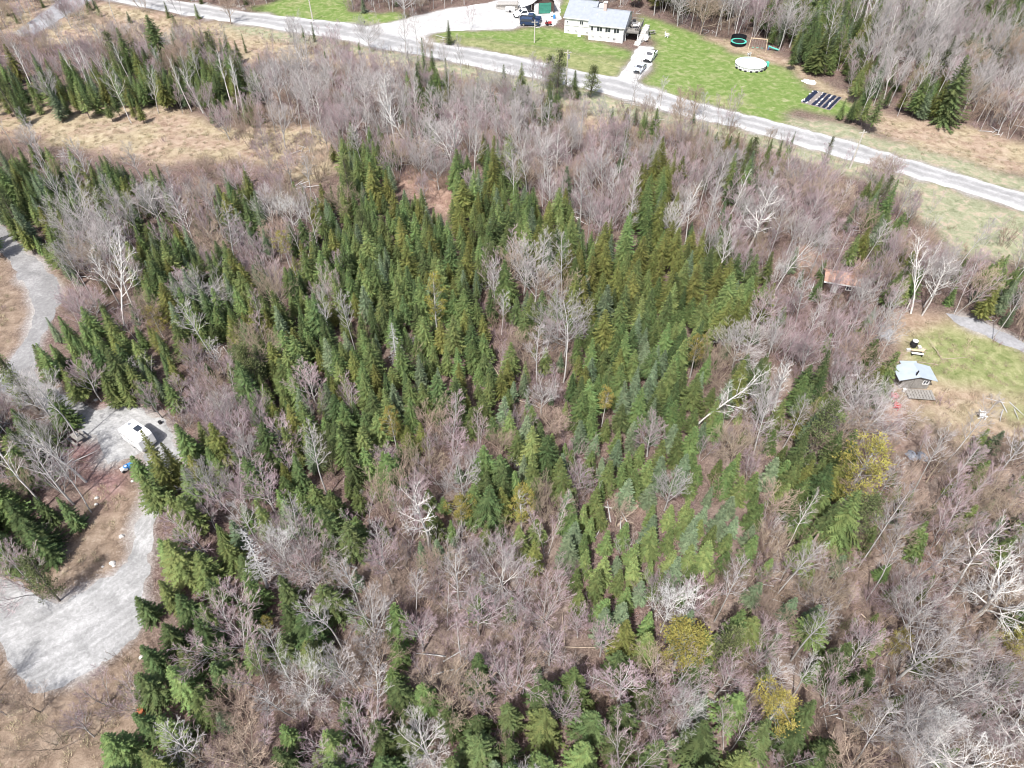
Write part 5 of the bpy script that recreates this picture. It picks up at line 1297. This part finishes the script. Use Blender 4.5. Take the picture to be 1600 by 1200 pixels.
# heroes: kind, foot in the photo, row of the top, breadth factor, variant, label
HEROES = [
 ('birch', 193, 508, 388, 1.0, 5, 'white birch with a forked crown, middle one of the trio left of the golden cedar'),
 ('birch', 186, 474, 392, .9, 6, 'white birch standing at the back of the trio left of the golden cedar'),
 ('birch', 207, 478, 384, 1.0, 6, 'white birch with curving arms, nearest the spruces in the trio left of the golden cedar'),
 ('pale', 463, 368, 286, .8, 1, 'very pale broad bare tree standing alone above the small golden cedar'),
 ('birch', 645, 246, 112, 1.0, 5, 'tallest white trunked tree in the bare grove below the road'),
 ('birch', 620, 238, 120, 1.0, 6, 'white trunked tree beside the tallest one in the grove below the road'),
 ('birch', 712, 262, 140, 1.0, 5, 'white trunked tree at the front edge of the bare grove below the road'),
 ('birch', 145, 138, 74, 1, 7, 'slender white birch in front of the dark spruce wall by the straw field'),
 ('birch', 128, 137, 76, 1, 8, 'leaning white birch in the left part of the dark spruce wall by the straw field'),
 ('birch', 205, 130, 66, 1, 7, 'white birch in the right part of the dark spruce wall by the straw field'),
 ('birch', 50, 137, 64, 1, 8, 'white birch nearest the photo edge by the straw field'),
 ('birch', 160, 141, 74, .9, 8, 'thin white birch just right of the slender one by the straw field'),
 ('birch', 300, 174, 96, 1, 7, 'white birch at the straw field corner among purple twigs'),
 ('birch', 318, 178, 100, 1, 8, 'second white birch at the straw field corner among purple twigs'),
 ('birch', 366, 176, 90, 1, 7, 'first stem of the white birch cluster beside the big fan of grey branches'),
 ('birch', 373, 180, 90, 1, 8, 'second stem of the white birch cluster beside the big fan of grey branches'),
 ('birch', 381, 180, 94, .9, 7, 'third stem of the white birch cluster beside the big fan of grey branches'),
 ('bare', 445, 190, 78, 1.05, 1, 'very broad grey fan of bare branches at the straw field edge'),
 ('birch', 1424, 490, 385, 1.1, 5, 'white birch with spreading arms, middle of the clump by the grey path'),
 ('birch', 1441, 492, 412, 1.15, 6, 'white birch of the clump nearest the grey path'),
 ('birch', 1418, 481, 388, .9, 7, 'slim white birch at the back of the clump by the grey path'),
 ('birch', 1209, 462, 332, .8, 2, 'white twisted tree between the spruces and the orange roofed cabin'),
 ('pale', 1204, 456, 398, .8, 0, 'small white tree with crooked arms at the spruce edge left of the cabin'),
 ('pale', 1032, 988, 872, .85, 0, 'white bare tree with two thick arms above the big golden pine'),
 ('pale', 1452, 1225, 985, 1.0, 3, 'largest white bare tree, filling the bottom corner of the woods'),
 ('pale', 1416, 1150, 995, .8, 2, 'white bare tree with upright arms beside the largest one in the bottom corner'),
 ('pale', 1560, 1170, 1010, 1.0, 3, 'white bare tree right behind the largest one in the bottom corner'),
 ('pale', 1518, 968, 850, 1.0, 3, 'white bare tree with spreading arms at the right photo edge'),
 ('brown', 388, 1116, 1000, .8, 0, 'round brown bare tree seen from above beside the dark spruces'),
 ('pale', 505, 1095, 985, .66, 1, 'round whitish bare tree right of the brown one'),
 ('pale', 1066, 1140, 1048, .5, 1, 'small whitish round bare tree below the big golden pine'),
 ('pale', 455, 895, 800, .65, 0, 'pale bare tree just above the dark spruce group'),
 ('bare', 142, 800, 655, .65, 4, 'big grey tree with wide bare limbs beside the picnic table'),
 ('dead', 880, 596, 482, 1.0, 3, 'dead white tree with bare arms in the middle of the spruces'),
 ('dead', 622, 578, 508, 1.2, 0, 'dead grey feathery spruce in the upper spruce stand'),
 ('dead', 418, 918, 838, 1.3, 0, 'dead grey feathery spruce beside the dark spruce group'),
 ('dead', 1308, 470, 452, 1.0, 2, 'short dead snag next to the cabin'),
 ('birch', 1230, 855, 770, .8, 3, 'leaning tree with a clean pale trunk near the broken snag'),
 ('golden', 256, 528, 480, 1.0, 1, 'round golden cedar beside the birch trio'),
 ('golden', 454, 420, 362, .8, 0, 'small golden topped tree on a bare trunk below the very pale tree'),
 ('golden', 1316, 790, 690, 1.15, 1, 'biggest golden pine, wide crown on the right of the woods'),
 ('golden', 1078, 590, 526, .85, 0, 'golden pine at the lower edge of the olive spruces'),
 ('golden', 1052, 1045, 968, 1.3, 2, 'wide golden pine in the bottom middle woods'),
 ('golden', 684, 525, 424, .7, 3, 'tall olive gold cedar in the upper spruce stand'),
 ('golden', 622, 712, 642, .6, 0, 'slender yellow tree on a bare trunk in the spruce stand'),
 ('golden', 722, 828, 775, 1.0, 0, 'yellow tree on a pale trunk beside the brown thicket'),
 ('golden', 815, 830, 758, .8, 3, 'olive gold cedar just right of the yellow tree on a pale trunk'),
 ('golden', 940, 665, 606, .7, 2, 'yellow green pine among the centre right spruces'),
 ('golden', 1190, 1140, 1090, 1.1, 0, 'golden pine near the bottom right of the big golden one'),
 ('golden', 1386, 1024, 988, .9, 1, 'small golden shrubby cedar beside the white upright tree'),
 ('golden', 1572, 1020, 985, 1.3, 1, 'golden crown at the right photo edge above the white trees'),
 ('golden', 426, 990, 965, .8, 3, 'little yellow conifer inside the dark spruce group'),
 ('budding', 1294, 468, 402, .7, 0, 'pinkish budding tree hiding the near end of the orange cabin roof'),
 ('budding', 1322, 478, 410, .75, 3, 'pinkish budding tree standing before the middle of the orange cabin roof'),
 ('budding', 1345, 472, 404, .7, 5, 'pinkish budding tree before the far end of the orange cabin roof'),
 ('dark_spruce', 1470, 190, 85, 1.1, 2, 'large dark spruce standing out at the forest edge above the road'),
 ('olive_spruce', 728, 352, 280, 1.5, 1, 'stout olive spruce beside the pinkish clearing'),
 ('olive_spruce', 768, 312, 213, .8, 2, 'tall narrow spruce beside the bare grove'),
 ('spruce', 666, 132, 58, .7, 1, 'tall thin dark spruce at the road edge of the bare grove'),
 ('spruce', 676, 136, 78, .9, 7, 'stout dark spruce beside the tall thin one at the road edge'),
 ('spruce', 700, 156, 90, .7, 1, 'narrow dark spruce right of the road edge pair'),
 ('dark_spruce', 250, 82, 22, 1.5, 0, 'big dark spruce standing above the birch wall'),
 ('spruce', 897, 155, 110, 1.5, 1, 'dense little spruce beside the utility pole'),
 ('spruce', 852, 207, 160, 1.4, 7, 'dark spruce at the grove corner below the roadside pines'),
 ('spruce', 787, 146, 102, 1.4, 1, 'dark spruce in the meadow strip left of the roadside pines'),
 ('spruce', 748, 158, 120, .8, 7, 'small dark spruce on the meadow strip above the grove'),
 ('pine', 858, 137, 85, 1.7, 0, 'loose open pine left of the utility pole at the roadside'),
 ('pine', 872, 138, 100, 1.5, 1, 'second open pine touching the loose one at the roadside'),
 ('pine', 922, 153, 101, 1.7, 2, 'open pine right of the dense little spruce at the roadside'),
 ('pine', 1286, 263, 215, .7, 3, 'pointed cedar at the road below the garden'),
 ('pine', 1370, 330, 275, .9, 1, 'dark crooked pine in the verge at the grove end'),
 ('spruce', 1230, 245, 207, .7, 1, 'little dark spruce at the road edge left of the pointed cedar'),
 ('spruce', 1178, 245, 215, .6, 7, 'tiny spruce in the brush at the road edge'),
 ('spruce', 492, 66, 34, .8, 1, 'dark spruce right at the road below the far pole'),
 ('spruce', 476, 64, 38, .8, 7, 'dark spruce left of the one below the far pole'),
 ('spruce', 385, 82, 47, .6, 1, 'thin spruce in the field, right one of the pair'),
 ('spruce', 358, 84, 45, .7, 7, 'thin spruce in the field, left one of the pair'),
 ('spruce', 277, 778, 672, .62, 3, 'spruce overlapping the camper'),
 ('spruce', 296, 764, 690, .8, 3, 'thin spruce beside the gravel right of the camper'),
 ('dark_spruce', 1368, 612, 548, 1.1, 1, 'stout dark pine by the lawn left of the blue roofed shed'),
 ('dark_spruce', 1292, 860, 770, 1.0, 1, 'dense green spruce directly below the biggest golden pine'),
]
for kd, px, py, ty, wd, var, lab in HEROES:
    b = G(px, py); h = min(height_to(px, py, ty), 13.5 if py < 850 else (8.0 if kd in ('golden', 'brown') else 10.5))
    plant(kd, b.x, b.y, h, wd, var, lab); claim(b.x, b.y, 2.2, 'hero')
# broken snag
sg = at(1255, 871); b = MB(); b.tube([(0, 0, -.3), (.1, 0, 1.6), (.2, .05, 3.2), (.24, .08, 4.2)], [.19, .16, .14, .11], 9); b.tube([(.24, .08, 4.15), (.27, .1, 4.5)], [.07, .02], 5)
t_ = thing('dead_snag', 'broken pale trunk with no crown on the brown litter', 'snag', sg); b.build('trunk', M['bark_brown'], t_)
bb = MB(); bb.bar((.1, 0, 1.7), (.5, .1, 2.0), .06); bb.bar((.18, .05, 2.9), (-.1, .3, 3.2), .05); bb.build('branch_stub', M['bark_brown'], t_)

TABLE = {  # class: [(kind, weight)], share of candidates kept
 'D': ([('spruce', 965), ('bare', 9), ('budding', 14), ('pine', 12)], 1.0),
 'd': ([('spruce', 30), ('bare', 10), ('budding', 12), ('brown', 12), ('pine', 3)], .45),
 'O': ([('olive_spruce', 950), ('spruce', 40), ('bare', 6)], 1.0),
 'M': ([('spruce', 66), ('bare', 16), ('birch', 4), ('budding', 10)], .9),
 'G': ([('bare', 66), ('budding', 10), ('birch', 4), ('brown', 4), ('low', 1.5)], .9),
 'g': ([('bare', 40), ('brown', 24), ('budding', 26), ('low', 18)], .40),
 'P': ([('budding', 74), ('brown', 14), ('bare', 7), ('low', 1.2)], .9),
 'p': ([('budding', 70), ('bare', 20), ('spruce', 2)], .25),
 'B': ([('spruce', 88), ('birch', 9), ('budding', 5)], 1.0),
 'T': ([('brown', 46), ('bare', 22), ('budding', 26), ('low', 16)], .26),
 't': ([('budding', 50), ('brown', 30)], .05)}
SPACE = dict(spruce=1.55, olive_spruce=1.95, young_spruce=1.6, dark_spruce=2.2, bare=2.9, budding=2.4, brown=2.8, birch=2.6, pine=2.8, golden=3, pale=4, dead=2)
def hfor(kind, px, py, y):
    if kind == 'spruce': return rnd.triangular(2.8, 8.8, 5.5)
    if kind == 'olive_spruce': return rnd.triangular(5.0, 9.8, 7.3)
    if kind == 'young_spruce': return rnd.triangular(2.6, 6.2, 4.4)
    if kind == 'dark_spruce': return rnd.triangular(3.8, 7.4, 5.7)
    if kind in ('bare',): return rnd.triangular(7.5, 13, 10)
    if kind == 'birch': return rnd.triangular(9, 14, 11.5)
    if kind == 'pine': return rnd.triangular(6, 11, 9)
    return rnd.triangular(5, 10, 7.2)
CLEAR = [P_ROAD, TAN[0], PINK[0], P_LANE_R, [(176, 634), (252, 640), (246, 716), (176, 712)], [(84, 640), (140, 632), (272, 660), (272, 690), (222, 706), (168, 724), (100, 660)], [(105, 668), (145, 668), (145, 706), (105, 706)],
         [(186, 716), (214, 716), (214, 746), (186, 746)], [(865, -20), (1015, -20), (1015, 78), (865, 74)], [(980, 76), (1030, 76), (1000, 130), (975, 128)], [(1120, 50), (1230, 58), (1230, 125), (1120, 125)],
         [(1245, 115), (1325, 130), (1325, 180), (1245, 175)], [(1385, 522), (1475, 522), (1475, 632), (1385, 650)], [(1400, 545), (1490, 500), (1610, 548), (1610, 640), (1500, 640), (1440, 620)],
         [(1412, 698), (1450, 698), (1450, 730), (1412, 730)], [(0, 345), (96, 440), (90, 480), (50, 470), (0, 400)], [(0, 905), (90, 940), (195, 888), (236, 870), (226, 945), (180, 1020), (63, 1074), (0, 1008)], [(205, 790), (246, 800), (238, 880), (200, 880)],
         [(1345, 262), (1440, 300), (1600, 335), (1600, 400), (1480, 360), (1400, 320)], [(776, -5), (870, -5), (870, 44), (776, 44)], [(1330, 668), (1378, 668), (1378, 692), (1330, 692)], [(950, 770), (1005, 770), (1005, 825), (950, 825)]]
HVIEW = []
for kd, px, py, ty, wd, var, lab in HEROES:
    if kd in ('spruce', 'pine') or py > 1180: continue
    hw = {'golden': 22, 'olive_spruce': 14, 'dark_spruce': 18, 'dead': 12}.get(kd, 26) * (1 if py < 700 else 1.35)
    p1 = PX(*G(px, py).xy, height_to(px, py, ty) * .8)[0]
    HVIEW.append((p1 - hw, ty - 4, p1 + hw, ty + (py - ty) * .62, G(px, py).y))
CBOX = [(min(p[0] for p in P), min(p[1] for p in P), max(p[0] for p in P), max(p[1] for p in P)) for P in CLEAR]
def blocks(x, y, h, wd):
    for f in (.3, .5, .7, .88, 1.0):
        px, py, d = PX(x, y, h * f); q = wd * (1.05 - f) * FPX / d
        for e in (-q, 0, q):
            for v in HVIEW:
                if y < v[4] and v[0] < px + e < v[2] and v[1] < py < v[3]: return True
            for b, P in zip(CBOX, CLEAR):
                if b[0] < px + e < b[2] and b[1] < py < b[3] and pip(P, px + e, py): return True
    return False
for _ in range(170000):
    if _ % 2:
        y = 6 + 250 * rnd.random() ** 1.25
        x = rnd.uniform(-1, 1) * (34 + y * .62)
    else:
        x, y, _z = G(rnd.uniform(-160, 1760), rnd.uniform(60, 1500))
    px0, py0, _d = PX(x, y, 0)
    hc = 5.0
    px, py, _d = PX(x, y, hc)
    if py > 1290 or px < -130 or px > 1730: continue
    c = cls(px + rnd.gauss(0, 9), py + rnd.gauss(0, 9))
    if c == '.': continue
    tb, keep = TABLE[c]
    if rnd.random() > keep: continue
    kind = rnd.choices([a for a, _ in tb], [b for _, b in tb])[0]
    gapn = n1(x / 5.5, y / 5.5, 77)
    if c in 'DO' and gapn < .18 and kind != 'young_spruce' and not (px > 880 and py > 560) and rnd.random() < .85: continue
    if y > 120 and px > 1000 and 'spruce' in kind and rnd.random() < .3: continue
    low_ = kind == 'low'
    if low_: kind = 'young_spruce'
    if kind == 'spruce':
        if 880 < px < 1240 and 640 < py < 960: kind = 'young_spruce'
        elif (px < 520 and py > 830) or (px < 110 and 590 < py) or (py > 1000): kind = 'dark_spruce'
    if c in 'tpg' and kind in ('budding', 'brown', 'bare') and y > 125 and rnd.random() < .3: pass
    if any(pip(p, x, y) for p in NOGO): continue
    if c in 'tpgTdPG' and not (py < 330 and 340 < px < 560) and any(pip(p, x, y) for p in TANW) and rnd.random() < .93: continue
    r = SPACE[kind]
    if not clear(x, y, r, kind): continue
    if kind in ('bare', 'budding', 'brown', 'birch') and c not in 'DO':
        h0 = 8.0; q = 2.2 * FPX / _d; hit = 0                       # crowns that would hang over a closed spruce stand: the stand has the room
        for e, f in ((-q, .6), (q, .6), (0, .95), (-q * .6, .85), (q * .6, .85)):
            p2 = PX(x, y, h0 * f); hit += cls(p2[0] + e, p2[1]) in 'DO'
        if hit >= 3: continue
    h = hfor(kind, px, py, y)
    if y > 150 and px > 900: h *= 1.35
    if c in 'tpT' : h *= .72
    if low_: h *= .78
    if blocks(x, y, h, .9 if 'spruce' in kind else 1.8) and rnd.random() < .93: continue
    if c in 'gT' and px > 1050 and y < 90 and kind == 'bare':
        claim(x, y, r, kind); plant('bare', x, y, rnd.uniform(8.5, 12.5), rnd.uniform(.8, 1.1), rnd.choice((2, 5, 8, 1, 4, 2, 8))); continue
    claim(x, y, r, kind); plant(kind, x, y, h, rnd.uniform(.85, 1.3) * (1.04 if 'spruce' in kind else 1))

# ---- names, labels, the individuals and the far masses
KN = dict(spruce='spruce_tree', olive_spruce='spruce_tree', young_spruce='young_spruce', dark_spruce='spruce_tree', bare='bare_tree', pale='bare_tree', budding='budding_tree', brown='brown_tree', birch='birch_tree', pine='pine_tree', golden='golden_conifer', dead='dead_tree')
CATS = dict(spruce_tree='spruce', young_spruce='young spruce', bare_tree='bare tree', budding_tree='budding tree', brown_tree='brown tree', birch_tree='birch', pine_tree='pine', golden_conifer='golden conifer', dead_tree='dead tree')
MARKS = [('the camper', 212, 680), ('the picnic table', 124, 688), ('the gravel bend', 130, 960), ('the birch trio', 195, 470), ('the golden cedar', 256, 510), ('the very pale tree', 460, 335),
 ('the straw field', 250, 200), ('the birch wall', 130, 120), ('the far lawn pole', 489, 33), ('the big grey fan', 440, 140), ('the tallest white trunk', 645, 180), ('the pinkish clearing', 665, 295),
 ('the stout olive spruce', 728, 320), ('the roadside pines', 870, 130), ('the olive gold cedar', 684, 480), ('the feathery dead spruce', 620, 545), ('the dead white tree', 880, 535), ('the slender yellow tree', 622, 680),
 ('the lower edge golden pine', 1078, 560), ('the yellow green pine', 940, 640), ('the pale trunked yellow tree', 722, 805), ('the small reddish clearing', 980, 800), ('the broken snag', 1255, 850),
 ('the biggest golden pine', 1314, 740), ('the log stack', 1346, 680), ('the blue roofed shed', 1430, 590), ('the orange roofed cabin', 1315, 440), ('the grey path birches', 1430, 440), ('the leaning pole', 1335, 235),
 ('the garden', 1285, 155), ('the trampoline', 1153, 68), ('the lone edge spruce', 1478, 145), ('the white house', 940, 50), ('the grey tarps', 1430, 714), ('the largest white tree', 1490, 1090), ('the photo edge white tree', 1540, 910),
 ('the wide golden pine', 1052, 1005), ('the white two armed tree', 1035, 930), ('the round brown tree', 386, 1060), ('the round whitish tree', 502, 1035), ('the second feathery snag', 414, 880), ('the little yellow conifer', 426, 975),
 ('the bottom golden pine', 1190, 1110), ('the small golden cedar', 1386, 1005), ('the pine side utility pole', 884, 110)]
ORD = ['nearest', 'second', 'third', 'fourth', 'fifth', 'sixth', 'seventh', 'eighth', 'ninth', 'tenth', 'eleventh', 'twelfth', 'thirteenth', 'fourteenth', 'fifteenth', 'sixteenth', 'seventeenth', 'eighteenth', 'nineteenth', 'twentieth']
DIRS = ['right of', 'behind and right of', 'behind', 'behind and left of', 'left of', 'before and left of', 'in front of', 'before and right of']
buckets = {}
for i, T_ in enumerate(TREES):
    kind, v, x, y, sw, s, rot, lab = T_
    h = s * PROTO[kind][v][0]
    px, py, d = PX(x, y, h * .5)
    T_ += [KN[kind], h, px, py, h / d * (1 if -40 < px < 1640 and -40 < py < 1260 else .02)]
    if lab: continue
    mk = min(range(len(MARKS)), key=lambda k: (MARKS[k][1] - px) ** 2 + (MARKS[k][2] - py) ** 2)
    a = math.atan2(MARKS[mk][2] - py, px - MARKS[mk][1]); o = int(round(a / (math.pi / 4))) % 8
    look = PROTO[kind][v][3]; size = 'small' if h < 6.3 else ('tall' if h > 10.3 else 'medium')
    buckets.setdefault((KN[kind], size, look, mk, o), []).append(((MARKS[mk][1] - px) ** 2 + (MARKS[mk][2] - py) ** 2, i))
WORDS = dict(spruce_tree='spruce', young_spruce='young spruce', bare_tree='grey bare tree', budding_tree='pinkish budding tree', brown_tree='tan brown bare tree', birch_tree='birch', pine_tree='pine', golden_conifer='golden conifer', dead_tree='dead tree')
for (nm, size, look, mk, o), L in buckets.items():
    L.sort()
    for k, (_, i) in enumerate(L):
        one = '' if len(L) == 1 else ORD[min(k, 19)] + ' '
        TREES[i][7] = f"{one}{size} {look} {WORDS[nm]} {DIRS[o]} {MARKS[mk][0]}"
        if len(TREES[i][7].split()) > 16: TREES[i][7] = TREES[i][7].replace('many stemmed', 'bushy').replace('tan brown bare', 'brown bare').replace('pinkish budding', 'budding')
GROUPS = dict(spruce_tree='spruces of the dense stands', young_spruce='young spruces of the lower stand', bare_tree='grey leafless trees of the woods', budding_tree='pinkish budding trees of the woods', brown_tree='tan brown leafless trees of the woods', birch_tree='white trunked birches', pine_tree='pines at the wood edges', golden_conifer='golden green conifers', dead_tree='dead trees')
order = sorted(range(len(TREES)), key=lambda i: (TREES[i][7] is None, -(TREES[i][12] + (1 if i < len(HEROES) else 0))))
seen_kv = set(); lead = []
for i in order:
    if tuple(TREES[i][:2]) not in seen_kv: seen_kv.add(tuple(TREES[i][:2])); lead.append(i)
order = lead + [i for i in order if i not in set(lead)]
count = {}; REST = {}; FIRST = {}
for i in order:
    kind, v, x, y, sw, s, rot, lab, nm, h, px, py, size = TREES[i]
    if size < 1e-3 * 6 and i >= len(HEROES): REST.setdefault(nm, []).append(i); continue
    count[nm] = count.get(nm, 0) + 1
    if count[nm] > 295: REST.setdefault(nm, []).append(i); continue
    if (kind, v) not in FIRST:
        root = thing(nm, lab, CATS[nm], (x, y, gz(x, y) - .05), rot, GROUPS[nm])
        for pn, me in (('trunk', PROTO[kind][v][1]), ('crown', PROTO[kind][v][2])):
            o = bpy.data.objects.new(pn, me); COL.objects.link(o); o.parent = root
        root.rotation_euler = (rnd.gauss(0, .03), rnd.gauss(0, .03), rot); root.scale = (sw, sw, s); FIRST[(kind, v)] = root
    else:
        root = dup(FIRST[(kind, v)], (x, y, gz(x, y) - .05), rot, (sw, sw, s), lab, GROUPS[nm])
        root.rotation_euler = (rnd.gauss(0, .035), rnd.gauss(0, .035), rot)
print('TREES', len(TREES), {k: min(v, 295) for k, v in count.items()}, {k: len(v) for k, v in REST.items()})

def scatter(name, protos, pts, cat=None, label=None, parent=None):
    """ONE object whose geometry nodes place the protos (lists of objects or meshes) on pts = (x, y, z, rot, sx, sz, idx)"""
    me = bpy.data.meshes.new(name); me.from_pydata([p[:3] for p in pts], [], [])
    a = me.attributes.new('rot', 'FLOAT', 'POINT'); a.data.foreach_set('value', [p[3] for p in pts])
    a = me.attributes.new('scl', 'FLOAT_VECTOR', 'POINT'); a.data.foreach_set('vector', [c for p in pts for c in (p[4], p[4], p[5])])
    a = me.attributes.new('idx', 'INT', 'POINT'); a.data.foreach_set('value', [p[6] for p in pts])
    o = bpy.data.objects.new(name, me); COL.objects.link(o)
    ng = bpy.data.node_groups.new(name, 'GeometryNodeTree')
    ng.interface.new_socket('Geometry', in_out='INPUT', socket_type='NodeSocketGeometry'); ng.interface.new_socket('Geometry', in_out='OUTPUT', socket_type='NodeSocketGeometry')
    N = ng.nodes; gi, go = N.new('NodeGroupInput'), N.new('NodeGroupOutput')
    iop = N.new('GeometryNodeInstanceOnPoints'); iop.inputs['Pick Instance'].default_value = True
    jn = N.new('GeometryNodeJoinGeometry')
    for pr in reversed(protos):
        j2 = N.new('GeometryNodeJoinGeometry')
        for ob in pr:
            oi = N.new('GeometryNodeObjectInfo'); oi.transform_space = 'ORIGINAL'; oi.inputs['Object'].default_value = ob
            ng.links.new(oi.outputs['Geometry'], j2.inputs[0])
        g2 = N.new('GeometryNodeGeometryToInstance'); ng.links.new(j2.outputs[0], g2.inputs[0]); ng.links.new(g2.outputs[0], jn.inputs[0])
    def named(n, t):
        q = N.new('GeometryNodeInputNamedAttribute'); q.data_type = t; q.inputs['Name'].default_value = n; return q.outputs['Attribute']
    cx = N.new('ShaderNodeCombineXYZ'); ng.links.new(named('rot', 'FLOAT'), cx.inputs['Z'])
    ng.links.new(gi.outputs[0], iop.inputs['Points']); ng.links.new(jn.outputs[0], iop.inputs['Instance']); ng.links.new(named('idx', 'INT'), iop.inputs['Instance Index'])
    ng.links.new(cx.outputs[0], iop.inputs['Rotation']); ng.links.new(named('scl', 'FLOAT_VECTOR'), iop.inputs['Scale']); ng.links.new(iop.outputs[0], go.inputs[0])
    md = o.modifiers.new('scatter', 'NODES'); md.node_group = ng
    tag(o, label, cat, kind='stuff'); return o
STUFFN = dict(young_spruce='young_spruce_wood', spruce_tree='spruce_wood', bare_tree='bare_wood', budding_tree='budding_wood', brown_tree='brown_wood', birch_tree='birch_wood', pine_tree='pine_wood', golden_conifer='golden_wood', dead_tree='dead_wood')
STUFFL = dict(spruce_tree='further dark spruces filling the stands between the nearer ones', bare_tree='further grey leafless trees filling the woods', budding_tree='further pinkish budding trees filling the woods', brown_tree='further tan brown leafless trees filling the woods')
for nm, L in REST.items():
    protos, pts, ix = [], [], {}
    for i in L:
        kind, v, x, y, sw, s, rot = TREES[i][:7]
        if (kind, v) not in FIRST: continue
        if (kind, v) not in ix: ix[(kind, v)] = len(protos); protos.append(list(FIRST[(kind, v)].children))
        pts.append((x, y, gz(x, y) - .05, rot, sw, s, ix[(kind, v)]))
    if pts: scatter(STUFFN[nm], protos, pts, CATS[nm], STUFFL.get(nm, 'further trees of the woods out beyond the nearer ones'))

# ---- brush, low twigs, tufts of straw
def first_of(meshes, pts, name, label, cat):
    """the first instance of each mesh is a hidden-nothing real object: keep them as parts of the mass itself"""
    ps = []
    for k, me in enumerate(meshes):
        q = next((p for p in pts if p[6] == k), None)
        o = bpy.data.objects.new(me.name, me); COL.objects.link(o); ps.append([o])
        if q: o.location = q[:3]; o.rotation_euler = (0, 0, q[3]); o.scale = (q[4], q[4], q[5]); pts.remove(q)
    m = scatter(name, ps, pts, cat, label)
    for (o,) in ps: o.parent = m; o['kind'] = 'stuff'
    return m
brush, low, straw = [], [], []
ALLM = [m for k in ('pink', 'brown', 'grey') for m in SH[k]]
for _ in range(30000):
    y = 8 + 215 * rnd.random() ** 1.2; x = rnd.uniform(-1, 1) * (34 + y * .62)
    px, py, _d = PX(x, y, 1.2)
    if py > 1240 or px < -60 or px > 1660: continue
    c = cls(px + rnd.gauss(0, 8), py + rnd.gauss(0, 8))
    if any(pip(p, x, y) for p in NOGO): continue
    tan = any(pip(p, x, y) for p in TANW)
    if py < 330 and 340 < px < 560 and c in 'tpg': tan = False
    pb = {'P': .34, 'p': .20, 'T': .42, 'g': .22, 'G': .16, 't': .05, 'M': .12, 'd': .16, 'D': .03, 'B': .06}.get(c, 0) * (.12 if tan else 1)
    pl_ = {'P': .25, 'p': .3, 'T': .5, 'g': .5, 'G': .35, 't': .14, 'M': .25, 'd': .3, 'D': .12, 'B': .1, '.': .015}.get(c, .02) * (.25 if tan else 1)
    u = rnd.random()
    if u < pb * .34:
        wts = {'P': (8, 2, 2), 'p': (7, 2, 2), 'T': (3, 8, 1), 'G': (2, 3, 5), 'g': (3, 6, 3)}.get(c, (3, 5, 3))
        k = rnd.choices((0, 1, 2), wts)[0] * 3 + rnd.randrange(3); s = rnd.uniform(.55, 1.25)
        brush.append((x, y, gz(x, y), rnd.uniform(0, 6.28), s, s * rnd.uniform(.85, 1.15), k))
    elif u < pb * .34 + pl_ * .5:
        s = rnd.uniform(.5, 1.4); low.append((x, y, gz(x, y), rnd.uniform(0, 6.28), s, s, rnd.choice((0, 0, 0, 1, 1, 1, 2, 2, 3, 3, 3, 4, 0, 1, 5))))
for _ in range(60000):
    y = 10 + 190 * rnd.random(); x = rnd.uniform(-1, 1) * (34 + y * .72)
    i = int(np.clip(np.searchsorted(gx, x), 1, len(gx) - 1)); j = int(np.clip(np.searchsorted(gy, y), 1, len(gy) - 1))
    tn, pk, br_, gv_, lw = MASKS['m_tan'][j, i], MASKS['m_pink'][j, i], MASKS['m_brown'][j, i], MASKS['m_gravel'][j, i], MASKS['m_lawn'][j, i]
    if gv_ > .02 or lw > .3: continue
    if rnd.random() < max(.42 * tn, .6 * pk, .35 * br_) * (.4 + vnoise(np.array([x / 4]), np.array([y / 4]), 31)[0]):
        s = rnd.uniform(.45, 1.15); straw.append((x, y, gz(x, y), rnd.uniform(0, 6.28), s, s * rnd.uniform(.7, 1.2), 3 if (pk > .4 and rnd.random() < .7) else rnd.randrange(3)))
print('BRUSH', len(brush), len(low), len(straw))
first_of(ALLM, brush, 'undergrowth', 'thin many stemmed saplings and brush between the trees', 'brush')
first_of(LOW, low, 'low_undergrowth', 'low dry brush and seedlings on the forest floor', 'brush')
first_of(TUFTS, straw, 'dry_grass', 'tufts of dry straw coloured grass in the fields and clearings', 'grass')
